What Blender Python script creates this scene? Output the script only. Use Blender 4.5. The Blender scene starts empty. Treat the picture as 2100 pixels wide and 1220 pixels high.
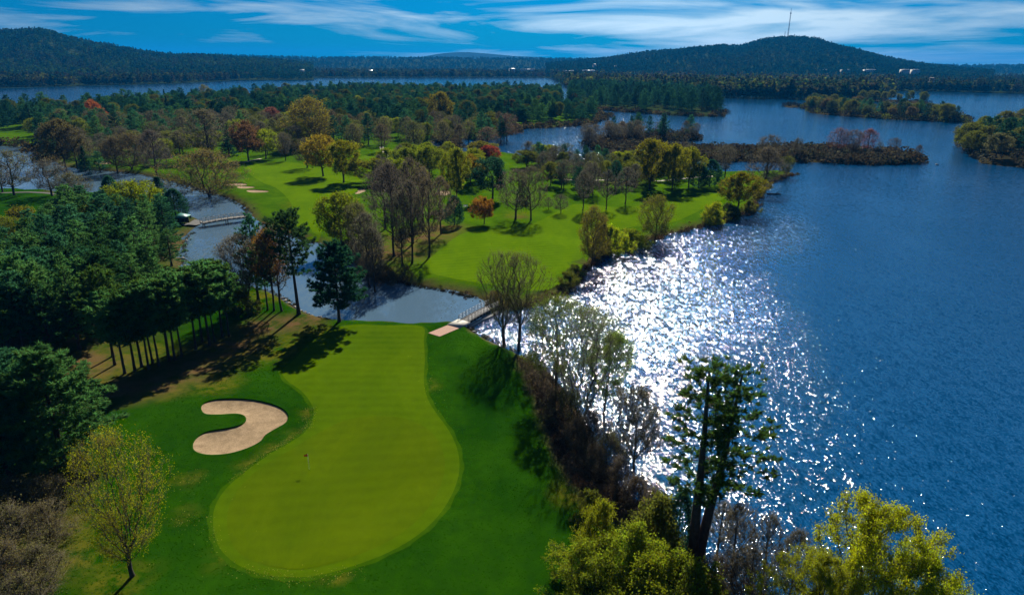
import bpy, math, random
import numpy as np
from mathutils import Vector, Matrix
from mathutils.geometry import delaunay_2d_cdt

R = math.radians
scene = bpy.context.scene
COL = scene.collection

# ------------------------------------------------------------------ camera
CAM_H, PITCH, ROLL, FPX = 50.0, R(19.0), R(0.42), 1400.0
cam_data = bpy.data.cameras.new('camera')
cam = bpy.data.objects.new('camera', cam_data)
COL.objects.link(cam)
scene.camera = cam
FWD = Vector((0, math.cos(PITCH), -math.sin(PITCH)))
_r0, _u0 = Vector((1, 0, 0)), Vector((0, math.sin(PITCH), math.cos(PITCH)))
RGT = _r0 * math.cos(ROLL) + _u0 * math.sin(ROLL)
UPV = -_r0 * math.sin(ROLL) + _u0 * math.cos(ROLL)
cam.matrix_world = Matrix(((RGT.x, UPV.x, -FWD.x, 0), (RGT.y, UPV.y, -FWD.y, 0), (RGT.z, UPV.z, -FWD.z, CAM_H), (0, 0, 0, 1)))
cam_data.sensor_width = 36.0
cam_data.lens = 36.0 * FPX / 2100.0
cam_data.clip_start = 0.5
cam_data.clip_end = 60000

# ------------------------------------------------------------------ world, sun, exposure
SUN_AZ, SUN_EL = R(8.5), R(36.0)          # azimuth measured from +Y towards +X
CLOUD = 0.47
LX, LZ = 9.4, 1.3
world = bpy.data.worlds.new('World')
scene.world = world
world.use_nodes = True
wt = world.node_tree
wt.nodes.clear()
def wn(t, **k):
    n = wt.nodes.new(t)
    for a, b in k.items(): setattr(n, a, b)
    return n
sky = wn('ShaderNodeTexSky', sky_type='NISHITA', sun_disc=False)
sky.sun_elevation = SUN_EL
sky.sun_rotation = SUN_AZ
sky.air_density, sky.dust_density, sky.ozone_density, sky.altitude = 1.0, 1.2, 6.0, 300
tint = wn('ShaderNodeMix', data_type='RGBA', blend_type='MULTIPLY')
tint.inputs[0].default_value = 1.0
tint.inputs[7].default_value = (0.001, 0.150, 0.315, 1)
wt.links.new(sky.outputs[0], tint.inputs[6])
tc = wn('ShaderNodeTexCoord')
mp = wn('ShaderNodeMapping')
mp.inputs['Scale'].default_value = (2.4, 2.4, 24.0)
mp.inputs['Rotation'].default_value = (R(1.2), R(-2.2), 0)
mp.inputs['Location'].default_value = (LX, 1.7, LZ)
wt.links.new(tc.outputs['Generated'], mp.inputs[0])
n1 = wn('ShaderNodeTexNoise'); n1.inputs['Scale'].default_value = 1.25; n1.inputs['Detail'].default_value = 7; n1.inputs['Roughness'].default_value = .54; n1.inputs['Distortion'].default_value = .6
wt.links.new(mp.outputs[0], n1.inputs['Vector'])
cr = wn('ShaderNodeValToRGB')
cr.color_ramp.elements[0].position, cr.color_ramp.elements[0].color = .46, (0, 0, 0, 1)
cr.color_ramp.elements[1].position, cr.color_ramp.elements[1].color = .65, (.97, .97, .97, 1)
wt.links.new(n1.outputs[0], cr.inputs[0])
cloud = wn('ShaderNodeMix', data_type='RGBA')
bw = wn('ShaderNodeRGBToBW'); wt.links.new(sky.outputs[0], bw.inputs[0])      # clouds near the sun are lit more strongly
lum = wn('ShaderNodeMath', operation='MULTIPLY'); lum.inputs[1].default_value = CLOUD; wt.links.new(bw.outputs[0], lum.inputs[0])
ccol = wn('ShaderNodeVectorMath', operation='SCALE'); ccol.inputs[0].default_value = (.72, .95, 1.10); wt.links.new(lum.outputs[0], ccol.inputs['Scale'])
wt.links.new(ccol.outputs[0], cloud.inputs[7])
wt.links.new(cr.outputs[0], cloud.inputs[0])
wt.links.new(tint.outputs[2], cloud.inputs[6])
bg = wn('ShaderNodeBackground'); bg.inputs[1].default_value = 0.10
wt.links.new(cloud.outputs[2], bg.inputs[0])
wo = wn('ShaderNodeOutputWorld')
wt.links.new(bg.outputs[0], wo.inputs[0])

sun_data = bpy.data.lights.new('sun', 'SUN')
sun_data.energy, sun_data.angle, sun_data.color = 4.6, R(0.53), (1.0, 0.95, 0.84)
sun = bpy.data.objects.new('sun', sun_data)
COL.objects.link(sun)
SUN_DIR = Vector((math.sin(SUN_AZ) * math.cos(SUN_EL), math.cos(SUN_AZ) * math.cos(SUN_EL), math.sin(SUN_EL)))
sun.rotation_euler = (-SUN_DIR).to_track_quat('-Z', 'Y').to_euler()
sun.location = (0, 0, 200)

vs = scene.view_settings
vs.view_transform, vs.look, vs.exposure, vs.gamma = 'Standard', 'None', 1.0, 1.0
vs.use_curve_mapping = False
scene.cycles.max_bounces = 8
scene.cycles.transparent_max_bounces = 8
scene.cycles.volume_bounces = 0
scene.cycles.use_denoising = True
scene.cycles.sample_clamp_indirect = 4.0

# ------------------------------------------------------------------ pixel of the photograph -> point in the place
def ray(px, py):
    return FWD + RGT * ((px - 1050) / FPX) + UPV * ((610 - py) / FPX)
def at0(px, py, z=0.0):
    d = ray(px, py)
    t = (z - CAM_H) / d.z
    return Vector((d.x * t, d.y * t, z))
def poly0(pts, z=0.0):
    return np.array([at0(x, y, z)[:2] for x, y in pts])

# ------------------------------------------------------------------ mesh helpers
def new_mesh(name, V, groups, mats, smooth=False, attrs=None):
    """groups: list of (faces int array (n,k), material index)"""
    V = np.asarray(V, dtype=np.float32).reshape(-1, 3)
    me = bpy.data.meshes.new(name)
    idx, tot, mi = [], [], []
    for F, m in groups:
        F = np.asarray(F, dtype=np.int32)
        if F.size == 0: continue
        idx.append(F.ravel()); tot.append(np.full(len(F), F.shape[1], np.int32)); mi.append(np.full(len(F), m, np.int32))
    idx, tot, mi = np.concatenate(idx), np.concatenate(tot), np.concatenate(mi)
    me.vertices.add(len(V)); me.vertices.foreach_set('co', V.ravel())
    me.loops.add(len(idx)); me.loops.foreach_set('vertex_index', idx)
    me.polygons.add(len(tot))
    start = np.concatenate(([0], np.cumsum(tot)[:-1])).astype(np.int32)
    me.polygons.foreach_set('loop_start', start); me.polygons.foreach_set('loop_total', tot)
    me.polygons.foreach_set('material_index', mi)
    if smooth: me.polygons.foreach_set('use_smooth', np.ones(len(tot), bool))
    for m in mats: me.materials.append(m)
    for k, a in (attrs or {}).items():
        at_ = me.attributes.new(k, 'FLOAT', 'POINT'); at_.data.foreach_set('value', np.asarray(a, np.float32))
    me.update(calc_edges=True)
    return me
def link(name, me, parent=None, loc=None):
    o = bpy.data.objects.new(name, me)
    COL.objects.link(o)
    if parent: o.parent = parent
    if loc is not None: o.location = loc
    return o
def empty(name, loc=(0, 0, 0), rz=0.0):
    o = bpy.data.objects.new(name, None)
    COL.objects.link(o); o.location = loc; o.rotation_euler = (0, 0, rz); o.empty_display_size = .5
    return o
def tag(o, label=None, cat=None, group=None, kind=None):
    if label: o['label'] = label
    if cat: o['category'] = cat
    if group: o['group'] = group
    if kind: o['kind'] = kind
    return o
def unit(a):
    return a / np.maximum(np.linalg.norm(a, axis=-1, keepdims=True), 1e-9)
def tubes(P0, P1, R0, R1, k=4):
    P0, P1 = np.asarray(P0, float), np.asarray(P1, float); n = len(P0)
    d = unit(P1 - P0)
    h = np.where(np.abs(d[:, 2:3]) > .9, np.array([[1., 0, 0]]), np.array([[0, 0, 1.]]))
    a = unit(np.cross(d, h)); b = np.cross(d, a)
    th = np.arange(k) * 2 * np.pi / k
    ring = np.cos(th)[None, :, None] * a[:, None] + np.sin(th)[None, :, None] * b[:, None]
    V = np.stack([P0[:, None] + ring * np.asarray(R0)[:, None, None], P1[:, None] + ring * np.asarray(R1)[:, None, None]], 1)
    base = (np.arange(n) * 2 * k)[:, None]
    j = np.arange(k); j2 = (j + 1) % k
    F = np.stack([base + j, base + j2, base + k + j2, base + k + j], -1).reshape(-1, 4)
    return V.reshape(-1, 3), F
class MB:
    def __init__(s): s.V, s.G, s.n = [], [], 0
    def add(s, V, F, m=0):
        V = np.asarray(V, float).reshape(-1, 3); s.V.append(V); s.G.append((np.asarray(F, int) + s.n, m)); s.n += len(V)
        return s
    def box(s, c, size, rz=0.0, m=0, ry=0.0):
        x, y, z = [q / 2 for q in size]
        v = np.array([[sx * x, sy * y, sz * z] for sx in (-1, 1) for sy in (-1, 1) for sz in (-1, 1)])
        M = np.array(Matrix.Rotation(rz, 3, 'Z') @ Matrix.Rotation(ry, 3, 'Y'))
        v = v @ M.T + np.asarray(c)
        return s.add(v, [[0, 1, 3, 2], [4, 6, 7, 5], [0, 4, 5, 1], [2, 3, 7, 6], [0, 2, 6, 4], [1, 5, 7, 3]], m)
    def bar(s, p0, p1, w, h, m=0):
        """rectangular bar from p0 to p1, width w sideways, height h"""
        p0, p1 = np.asarray(p0, float), np.asarray(p1, float)
        d = unit((p1 - p0)[None])[0]; a = unit(np.cross(d, [0, 0, 1.])[None])[0] if abs(d[2]) < .95 else np.array([1., 0, 0]); b = np.cross(a, d)
        v = [p + a * w / 2 * sa + b * h / 2 * sb for p in (p0, p1) for sa in (-1, 1) for sb in (-1, 1)]
        return s.add(v, [[0, 1, 3, 2], [4, 6, 7, 5], [0, 4, 5, 1], [2, 3, 7, 6], [0, 2, 6, 4], [1, 5, 7, 3]], m)
    def tube(s, p0, p1, r0, r1, k=6, m=0):
        V, F = tubes([p0], [p1], [r0], [r1], k); n = s.n
        s.add(V, F, m); s.G.append((np.array([np.arange(k)[::-1], np.arange(k) + k]) + n, m)); return s
    def mesh(s, name, mats, smooth=False): return new_mesh(name, np.concatenate(s.V), s.G, mats, smooth)
    def build(s, name, mat, parent=None, smooth=False):
        return link(name, s.mesh(name, mat if isinstance(mat, (list, tuple)) else [mat], smooth), parent)

# ------------------------------------------------------------------ materials
def mat(name):
    m = bpy.data.materials.new(name); m.use_nodes = True; m.node_tree.nodes.clear()
    return m, m.node_tree
def nd(nt, t, inputs=None, **k):
    n = nt.nodes.new(t)
    for a, b in k.items(): setattr(n, a, b)
    for a, b in (inputs or {}).items(): n.inputs[a].default_value = b
    return n
def noise(nt, scale, detail=4, rough=.55, vec=None, dist=0):
    n = nd(nt, 'ShaderNodeTexNoise', {'Scale': scale, 'Detail': detail, 'Roughness': rough, 'Distortion': dist})
    if vec is not None: nt.links.new(vec, n.inputs['Vector'])
    return n.outputs[0]
def ramp(nt, fac, stops):
    n = nd(nt, 'ShaderNodeValToRGB'); e = n.color_ramp.elements
    while len(e) < len(stops): e.new(.5)
    for i, (p, c) in enumerate(stops):
        e[i].position = p; e[i].color = (*c, 1) if len(c) == 3 else c
    nt.links.new(fac, n.inputs[0]); return n.outputs[0]
def mixc(nt, f, a, b, blend='MIX'):
    n = nd(nt, 'ShaderNodeMix', data_type='RGBA', blend_type=blend)
    for i, v in ((0, f), (6, a), (7, b)):
        if isinstance(v, (tuple, list)): n.inputs[i].default_value = (*v, 1)[:4]
        elif isinstance(v, (int, float)): n.inputs[i].default_value = v
        else: nt.links.new(v, n.inputs[i])
    return n.outputs[2]
def mth(nt, op, a, b=None, c=None):
    n = nd(nt, 'ShaderNodeMath', operation=op)
    for i, v in enumerate((a, b, c)):
        if v is None: continue
        if isinstance(v, (int, float)): n.inputs[i].default_value = v
        else: nt.links.new(v, n.inputs[i])
    return n.outputs[0]
def opos(nt, scale=(1, 1, 1), rot=(0, 0, 0)):
    g = nd(nt, 'ShaderNodeNewGeometry'); m = nd(nt, 'ShaderNodeMapping', {'Scale': scale, 'Rotation': rot})
    nt.links.new(g.outputs['Position'], m.inputs[0]); return m.outputs[0]
def finish(nt, color, rough=.8, spec=.3, bump=None, bstr=.3, bdist=.1, metal=0.0):
    p = nd(nt, 'ShaderNodeBsdfPrincipled', {'Roughness': rough, 'Specular IOR Level': spec, 'Metallic': metal})
    if isinstance(color, tuple): p.inputs['Base Color'].default_value = (*color, 1)
    else: nt.links.new(color, p.inputs['Base Color'])
    if bump is not None:
        b = nd(nt, 'ShaderNodeBump', {'Strength': bstr, 'Distance': bdist}); nt.links.new(bump, b.inputs['Height']); nt.links.new(b.outputs[0], p.inputs['Normal'])
    o = nd(nt, 'ShaderNodeOutputMaterial'); nt.links.new(p.outputs[0], o.inputs[0])
    return p
def simple(name, c1, c2, scale=3.0, rough=.8, spec=.3, bstr=.2, metal=0.0):
    m, nt = mat(name); n = noise(nt, scale, 4, .6, opos(nt))
    finish(nt, ramp(nt, n, [(.3, c1), (.7, c2)]), rough, spec, n, bstr, .05, metal); return m
def leaf_material(name, source, transl=.45, vary=.5):
    """source: 'object' takes the object's own colour, 'instance' the colour stored per tree of a wood"""
    m, nt = mat(name)
    if source == 'object': base = nd(nt, 'ShaderNodeObjectInfo').outputs['Color']
    else: base = nd(nt, 'ShaderNodeAttribute', attribute_name='icol', attribute_type='INSTANCER').outputs['Color']
    g = nd(nt, 'ShaderNodeNewGeometry')
    v = mth(nt, 'MULTIPLY_ADD', g.outputs['Random Per Island'], vary * 1.3, 1 - vary * .65)
    n = noise(nt, .9 if source == 'object' else .12, 2, .5, g.outputs['Position'])
    v2 = mth(nt, 'MULTIPLY', v, mth(nt, 'MULTIPLY_ADD', n, .9, .55))
    hsv = nd(nt, 'ShaderNodeHueSaturation', {'Saturation': 1.0})
    nt.links.new(base, hsv.inputs['Color']); nt.links.new(v2, hsv.inputs['Value'])
    nt.links.new(mth(nt, 'MULTIPLY_ADD', g.outputs['Random Per Island'], .05, .475), hsv.inputs['Hue'])
    d = nd(nt, 'ShaderNodeBsdfDiffuse'); t = nd(nt, 'ShaderNodeBsdfTranslucent'); mx = nd(nt, 'ShaderNodeMixShader', {0: transl})
    nt.links.new(hsv.outputs[0], d.inputs[0]); nt.links.new(hsv.outputs[0], t.inputs[0])
    nt.links.new(d.outputs[0], mx.inputs[1]); nt.links.new(t.outputs[0], mx.inputs[2])
    o = nd(nt, 'ShaderNodeOutputMaterial'); nt.links.new(mx.outputs[0], o.inputs[0]); return m
M_LEAF = leaf_material('leaves', 'object', .5)
M_FAR = leaf_material('far_leaves', 'instance', .3)
M_BARK = simple('bark', (.028, .022, .018), (.075, .058, .045), 2.5, .9, .2, .4)
M_TWIG = simple('twig_bark', (.062, .053, .038), (.115, .096, .066), 1.5, .9, .2, .2)
M_PINEBARK = simple('pine_bark', (.03, .024, .02), (.085, .055, .04), 2.5, .9, .2, .4)
M_TIMBER = simple('weathered_timber', (.20, .18, .155), (.36, .33, .28), 4, .8, .3)
M_DARKTIMBER = simple('dark_timber', (.05, .04, .035), (.10, .08, .06), 4, .85, .3)
M_STEEL = simple('galvanised_steel', (.16, .165, .17), (.25, .25, .255), 3, .5, .5, .05, .3)
M_CONCRETE = simple('concrete', (.36, .33, .28), (.48, .45, .38), 2, .85, .3)
M_STONE = simple('shore_stone', (.16, .14, .12), (.42, .38, .32), 1.2, .85, .3, .5)
M_ROOFGREEN = simple('turquoise_roof', (.02, .15, .12), (.035, .20, .16), 3, .5, .4)
M_DARK = simple('dark_paint', (.012, .015, .018), (.025, .028, .03), 4, .6, .4)
M_WHITE = simple('white_paint', (.68, .68, .66), (.80, .80, .78), 2, .5, .4, .05)
M_WALL = simple('pale_wall', (.42, .40, .36), (.55, .52, .47), 1.0, .8, .3)
M_ROOFPALE = simple('pale_metal_roof', (.70, .69, .66), (.80, .79, .77), .4, .35, .6, .05)
M_ROOFDARK = simple('grey_shingles', (.10, .09, .085), (.17, .15, .14), .6, .7, .3)
M_GLASS = simple('dark_glass', (.01, .014, .018), (.02, .025, .03), 1, .1, .6, .02)
M_RED = simple('red_cloth', (.55, .02, .015), (.65, .03, .02), 3, .7, .2)
HAZE = 5.5e-5
# ------------------------------------------------------------------ land: outlines
NEAR = np.concatenate([poly0([(2150, 1600), (1960, 1430), (1800, 1350), (1640, 1300), (1545, 1262), (1500, 1215), (1468, 1168), (1425, 1118), (1360, 1072), (1300, 1020), (1250, 960),
    (1222, 900), (1195, 850), (1160, 800), (1125, 762), (1090, 735), (1055, 722), (1020, 705), (985, 688), (966, 672), (950, 664), (925, 662), (880, 664), (820, 662), (760, 661), (720, 659),
    (690, 656), (664, 652), (640, 645), (615, 634), (594, 621), (575, 607), (545, 596), (510, 585), (470, 573), (425, 565), (392, 560), (381, 548), (376, 528), (378, 505), (385, 488), (400, 473), (414, 462),
    (412, 450), (398, 444), (380, 436), (350, 420), (310, 405), (240, 396), (160, 393), (80, 391), (20, 389), (-60, 384), (-300, 380)]),
    np.array([[-420, 180], [-420, -90], [140, -90], [100, -20], [75, 15]], float)])
PENIN = np.concatenate([poly0([(-400, 292), (-60, 298), (30, 302), (84, 306), (98, 325), (125, 342), (170, 348), (230, 352), (290, 359), (340, 370), (385, 382), (430, 397), (466, 407), (488, 418), (504, 430),
    (511, 440), (516, 450), (535, 460), (570, 474), (612, 488), (650, 500), (695, 514), (728, 530), (742, 556), (768, 571), (820, 581), (880, 591), (935, 601), (972, 611), (1002, 624), (1018, 634),
    (1060, 634), (1100, 622), (1140, 609), (1168, 596), (1184, 572), (1205, 549), (1240, 521), (1282, 506), (1330, 496), (1378, 480), (1440, 466), (1500, 451), (1538, 437), (1554, 420), (1560, 397),
    (1580, 376), (1608, 364), (1637, 357), (1600, 352), (1540, 353), (1490, 354), (1420, 350), (1340, 347), (1250, 345), (1160, 340), (1100, 325), (1040, 315), (960, 311), (900, 303), (888, 292),
    (930, 287), (1000, 282), (1045, 275), (1060, 264), (1130, 262), (1200, 256), (1236, 248), (1240, 238), (1210, 231), (1175, 228), (1150, 224), (1153, 205), (1152, 192), (1100, 190), (900, 188), (640, 190),
    (450, 204), (300, 218), (150, 236), (0, 234), (-400, 236)])])
NORTHW = poly0([(1168, 188), (1166, 222), (1240, 227), (1310, 232), (1400, 238), (1474, 240), (1478, 229), (1470, 214), (1462, 204), (1400, 196), (1280, 190)])
ISLET = poly0([(1192, 302), (1250, 297), (1330, 292), (1400, 291), (1436, 289), (1437, 281), (1420, 275), (1330, 275), (1262, 276), (1250, 284), (1200, 290)])
MARSH = poly0([(1200, 308), (1300, 322), (1420, 331), (1540, 333), (1620, 333), (1700, 336), (1800, 339), (1880, 336), (1893, 331), (1880, 322), (1800, 313), (1700, 305), (1620, 305), (1540, 309), (1430, 307), (1330, 300), (1240, 299)])
SPIT = poly0([(1646, 222), (1658, 232), (1700, 237), (1748, 240), (1830, 246), (1900, 249), (1984, 253), (1986, 246), (1930, 236), (1860, 231), (1780, 228), (1740, 224), (1720, 214), (1690, 212), (1655, 214)])
SPIT2 = poly0([(1740, 208), (1800, 210), (1860, 212), (1905, 214), (1910, 210), (1870, 207), (1800, 204), (1745, 203)])
ROCKISLE = poly0([(1605, 219), (1622, 222), (1642, 221), (1641, 217), (1622, 215), (1607, 216)])
HEADLAND = poly0([(1967, 302), (1985, 320), (2010, 336), (2060, 342), (2110, 346), (2300, 362), (2700, 380), (2700, 268), (2300, 262), (2100, 262), (2010, 272), (1975, 286)])
FAR = np.concatenate([poly0([(-900, 190), (-300, 186), (0, 182), (120, 179), (240, 176), (350, 173), (430, 169), (520, 164), (620, 161), (760, 159), (900, 159), (1040, 159), (1125, 160), (1150, 172), (1166, 186),
    (1280, 189), (1400, 195), (1480, 203), (1560, 205), (1640, 206), (1720, 207), (1795, 203), (1812, 188), (1900, 189), (2000, 191), (2100, 194), (2600, 205), (3200, 220)]),
    np.array([[9000, 1500], [12500, 12000], [0, 18200], [-12500, 12000], [-9000, 1500]], float)])

# bunkers on the golf course, outlines in the place
def blob(cx, cy, w, h, seed):
    rg = np.random.default_rng(seed); th = np.linspace(0, 2 * np.pi, 22, endpoint=False)
    r = 1 + .12 * np.sin(2 * th + rg.uniform(0, 6)) + .10 * np.sin(3 * th + rg.uniform(0, 6))
    return poly0([(cx + w / 2 * a * math.cos(t), cy + h / 2 * a * math.sin(t)) for t, a in zip(th, r)], 1.1)
def nth(i): return ['first', 'second', 'third', 'fourth', 'fifth', 'sixth', 'seventh', 'eighth', 'ninth', 'tenth', 'eleventh', 'twelfth', 'thirteenth', 'fourteenth', 'fifteenth', 'sixteenth', 'seventeenth', 'eighteenth', 'nineteenth', 'twentieth', 'twenty-first', 'twenty-second'][i]
def catmull(P, n=6, closed=True):
    P = np.asarray(P, float); out = []
    N = len(P)
    for i in range(N):
        p0, p1, p2, p3 = P[(i - 1) % N], P[i], P[(i + 1) % N], P[(i + 2) % N]
        for t in np.arange(n) / n:
            out.append(.5 * (2 * p1 + (p2 - p0) * t + (2 * p0 - 5 * p1 + 4 * p2 - p3) * t ** 2 + (3 * p1 - p0 - 3 * p2 + p3) * t ** 3))
    return np.array(out)
HOOK = catmull(poly0([(413, 834), (428, 824), (455, 819), (490, 818), (520, 820), (550, 826), (577, 836), (590, 850), (586, 866), (565, 880), (545, 893), (535, 906), (515, 918), (488, 928), (460, 934), (425, 935), (401, 928),
    (396, 914), (404, 900), (422, 889), (445, 884), (470, 880), (492, 874), (503, 866), (504, 857), (494, 851), (478, 850), (450, 852), (420, 850)], 1.1), 4)
BUNKERS = [  # outline, label
    (HOOK, 'large hook-shaped sand bunker beside the near green'),
    (blob(485, 378.5, 46, 6, 1), 'smallest sand bunker behind two others near the creek, half behind a spreading tree'),
    (blob(503, 384.5, 34, 7, 2), 'middle of three sand bunkers stepped along the fairway by the creek'),
    (blob(527, 393.5, 44, 7, 3), 'front and widest of three sand bunkers along the fairway by the creek'),
    (blob(336, 322.5, 42, 8, 4), 'sand bunker seen through bare branches beyond the creek bend'),
    (blob(213, 335.5, 40, 6, 5), 'low sand bunker close to the far creek bank under brown trees'),
    (blob(736, 391, 26, 12, 6), 'sand bunker edge showing left of the tall bare grove'),
    (blob(908, 396, 34, 10, 7), 'sand bunker behind the bare grove beside the dark cedar'),
]
GREEN_AREA = catmull(poly0([(705, 668), (640, 700), (604, 735), (578, 757), (588, 778), (618, 800), (638, 826), (643, 850), (630, 880), (600, 905), (556, 932), (508, 966), (470, 998), (446, 1030), (437, 1062), (441, 1100), (456, 1132),
    (490, 1160), (540, 1179), (600, 1185), (660, 1180), (730, 1160), (800, 1131), (860, 1092), (903, 1048), (931, 1000), (942, 958), (938, 918), (921, 880), (896, 846), (877, 815), (869, 780), (871, 740), (869, 700), (864, 670), (785, 668)], 1.1), 4)
PUTTING = catmull(poly0([(664, 880), (600, 921), (540, 958), (498, 995), (474, 1030), (466, 1064), (470, 1100), (486, 1130), (520, 1152), (570, 1165), (625, 1168), (690, 1154), (760, 1128), (820, 1094), (868, 1050), (898, 1004), (912, 958), (908, 922), (890, 888), (850, 862), (790, 850), (720, 856)], 1.1), 4)
FAIRWAY_A = catmull(poly0([(500, 346), (555, 333), (610, 334), (650, 348), (668, 365), (710, 376), (735, 390), (700, 410), (672, 436), (662, 466), (652, 490), (615, 478), (590, 455), (600, 430), (590, 408), (566, 388), (532, 372)], 1.1), 3)
FAIRWAY_B = catmull(poly0([(1180, 420), (1290, 426), (1380, 408), (1460, 398), (1530, 372), (1568, 360), (1556, 384), (1500, 402), (1440, 432), (1370, 460), (1280, 468), (1226, 500), (1190, 548), (1120, 596), (1020, 588), (900, 566), (868, 548), (915, 505), (960, 478), (1040, 470), (1110, 452)], 1.1), 3)
FAIRWAY_C = catmull(poly0([(620, 345), (700, 338), (760, 318), (810, 316), (820, 326), (770, 345), (745, 372), (690, 370), (640, 360)], 1.1), 3)

def seg_dist(P, poly):
    A = poly; B = np.roll(poly, -1, 0); d2 = np.full(len(P), 1e18)
    for a, b in zip(A, B):
        ab = b - a; L = ab @ ab
        t = np.clip(((P - a) @ ab) / max(L, 1e-9), 0, 1)
        q = P - a - t[:, None] * ab
        d2 = np.minimum(d2, (q * q).sum(1))
    return np.sqrt(d2)
def inside(P, poly):
    x, y = P[:, 0], P[:, 1]; c = np.zeros(len(P), bool)
    A = poly; B = np.roll(poly, -1, 0)
    for (x1, y1), (x2, y2) in zip(A, B):
        m = (y1 > y) != (y2 > y)
        if y2 != y1: c ^= m & (x < (x2 - x1) * (y - y1) / (y2 - y1) + x1)
    return c
def undul(P):
    x, y = P[:, 0], P[:, 1]
    return (.22 * np.sin(x / 11 + .6 * np.sin(y / 17)) * np.cos(y / 13 + .4) + .18 * np.sin((x + y) / 23 + 1) + .06 * np.sin(x / 4.3 + y / 5.1))
LANDS = {}
class Land:
    def __init__(s, outline, top=1.1, bank=3.0, und=1.0): s.o, s.top, s.bank, s.und = outline, top, bank, und
    def h(s, P):
        d = seg_dist(P, s.o); t = np.clip(d / s.bank, 0, 1); t = t * t * (3 - 2 * t)
        f = np.clip((d - s.bank) / 8, 0, 1)
        return -.35 + (s.top + .35) * t + s.und * undul(P) * f
for k, o, t, b, u in (('near', NEAR, 1.1, 2.0, 1), ('penin', PENIN, 1.2, 3.0, 1.2), ('northw', NORTHW, 1.5, 5, 0), ('islet', ISLET, .9, 4, 0), ('marsh', MARSH, .8, 5, 0), ('spit', SPIT, 1., 6, 0),
                      ('spit2', SPIT2, .8, 5, 0), ('rockisle', ROCKISLE, 1.2, 5, 0), ('headland', HEADLAND, 2., 6, 0), ('far', FAR, 2.5, 20, 0)):
    LANDS[k] = Land(o, t, b, u)
def hz(P):
    """height of the land (or of the water) under points P"""
    P = np.atleast_2d(np.asarray(P, float))[:, :2]; z = np.zeros(len(P))
    for L in LANDS.values():
        m = inside(P, L.o)
        if m.any(): z[m] = np.maximum(z[m], L.h(P[m]))
    return z
def at(px, py):
    z = 1.0
    for _ in range(3):
        p = at0(px, py, z); z = float(hz([p[:2]])[0])
    return Vector((p.x, p.y, z))

# ------------------------------------------------------------------ ground materials
def grass_material(name, dark, light, stripes=0.0, angle=0.0, soil=True, fine=9.0):
    m, nt = mat(name); pos = opos(nt)
    big = noise(nt, .06, 4, .6, pos, .4); mid = noise(nt, .7, 5, .65, pos); sm = noise(nt, fine, 3, .7, pos)
    f = mth(nt, 'ADD', mth(nt, 'MULTIPLY', big, .5), mth(nt, 'ADD', mth(nt, 'MULTIPLY', mid, .3), mth(nt, 'MULTIPLY', sm, .2)))
    c = ramp(nt, f, [(.40, dark), (.61, light)])
    patch = ramp(nt, noise(nt, .16, 5, .7, opos(nt, (1, .5, 1), (0, 0, .4)), .6), [(.35, (.80, .86, .8)), (.65, (1.12, 1.06, 1))])
    c = mixc(nt, 1.0, c, patch, 'MULTIPLY')
    if stripes:
        w = nd(nt, 'ShaderNodeTexWave', {'Scale': .13, 'Distortion': 1.6, 'Detail': 2.0}, wave_type='BANDS', bands_direction='X')
        nt.links.new(opos(nt, rot=(0, 0, angle)), w.inputs['Vector'])
        c = mixc(nt, mth(nt, 'MULTIPLY', w.outputs[1], stripes), c, tuple(1.25 * q for q in light))
    if soil:
        dry = nd(nt, 'ShaderNodeAttribute', attribute_name='dry').outputs['Fac']
        dn = ramp(nt, noise(nt, .55, 5, .7, pos), [(.38, (0, 0, 0)), (.62, (1, 1, 1))])
        c = mixc(nt, mth(nt, 'MULTIPLY', mth(nt, 'MULTIPLY', dry, dn), .75), c, (.13, .11, .010))
        duff = nd(nt, 'ShaderNodeAttribute', attribute_name='duff').outputs['Fac']
        fn = ramp(nt, noise(nt, .35, 6, .7, pos), [(.36, (.15, .15, .15)), (.56, (1, 1, 1))])
        c = mixc(nt, mth(nt, 'MULTIPLY', duff, fn), c, ramp(nt, noise(nt, 5, 4, .7, pos), [(.3, (.075, .04, .018)), (.7, (.13, .085, .035))]))
        bank = nd(nt, 'ShaderNodeAttribute', attribute_name='bank').outputs['Fac']
        c = mixc(nt, bank, c, ramp(nt, noise(nt, 1.4, 5, .7, pos), [(.3, (.035, .024, .015)), (.6, (.10, .065, .035)), (.75, (.06, .07, .015))]))
    finish(nt, c, 1.0, 0.0, sm, .4, .1); return m
M_ROUGH = grass_material('rough_grass', (0.0050, 0.0330, 0.0005), (0.0180, 0.0660, 0.0006))
M_MID = grass_material('course_grass', (0.0290, 0.0780, 0.0006), (0.0600, 0.1250, 0.0006))
M_GREEN = grass_material('mown_grass', (0.0440, 0.0860, 0.0004), (0.0620, 0.1100, 0.0006), .22, R(90), False, 14)
M_COLLAR = grass_material('collar_grass', (.020, .058, .0005), (.036, .086, .0006), 0, 0, False, 12)
M_PUTT = grass_material('putting_grass', (0.0500, 0.0830, 0.0004), (0.0650, 0.1040, 0.0006), .16, R(80), False, 18)
M_FAIR = grass_material('fairway_grass', (0.0560, 0.1120, 0.0006), (0.0780, 0.1420, 0.0006), .25, R(72), False, 8)
M_WOODFLOOR = grass_material('wood_floor', (.012, .022, .008), (.035, .05, .012), soil=False)
M_MARSH = grass_material('marsh_ground', (.022, .020, .009), (.045, .036, .015), soil=False)
m, nt = mat('bunker_sand'); M_SAND = m
pos = opos(nt); w = nd(nt, 'ShaderNodeTexWave', {'Scale': .8, 'Distortion': 4.5, 'Detail': 3.0}); nt.links.new(opos(nt, rot=(0, 0, .9)), w.inputs['Vector'])
n_a, n_b = noise(nt, .8, 5, .7, pos), noise(nt, 7, 4, .7, pos)
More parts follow.
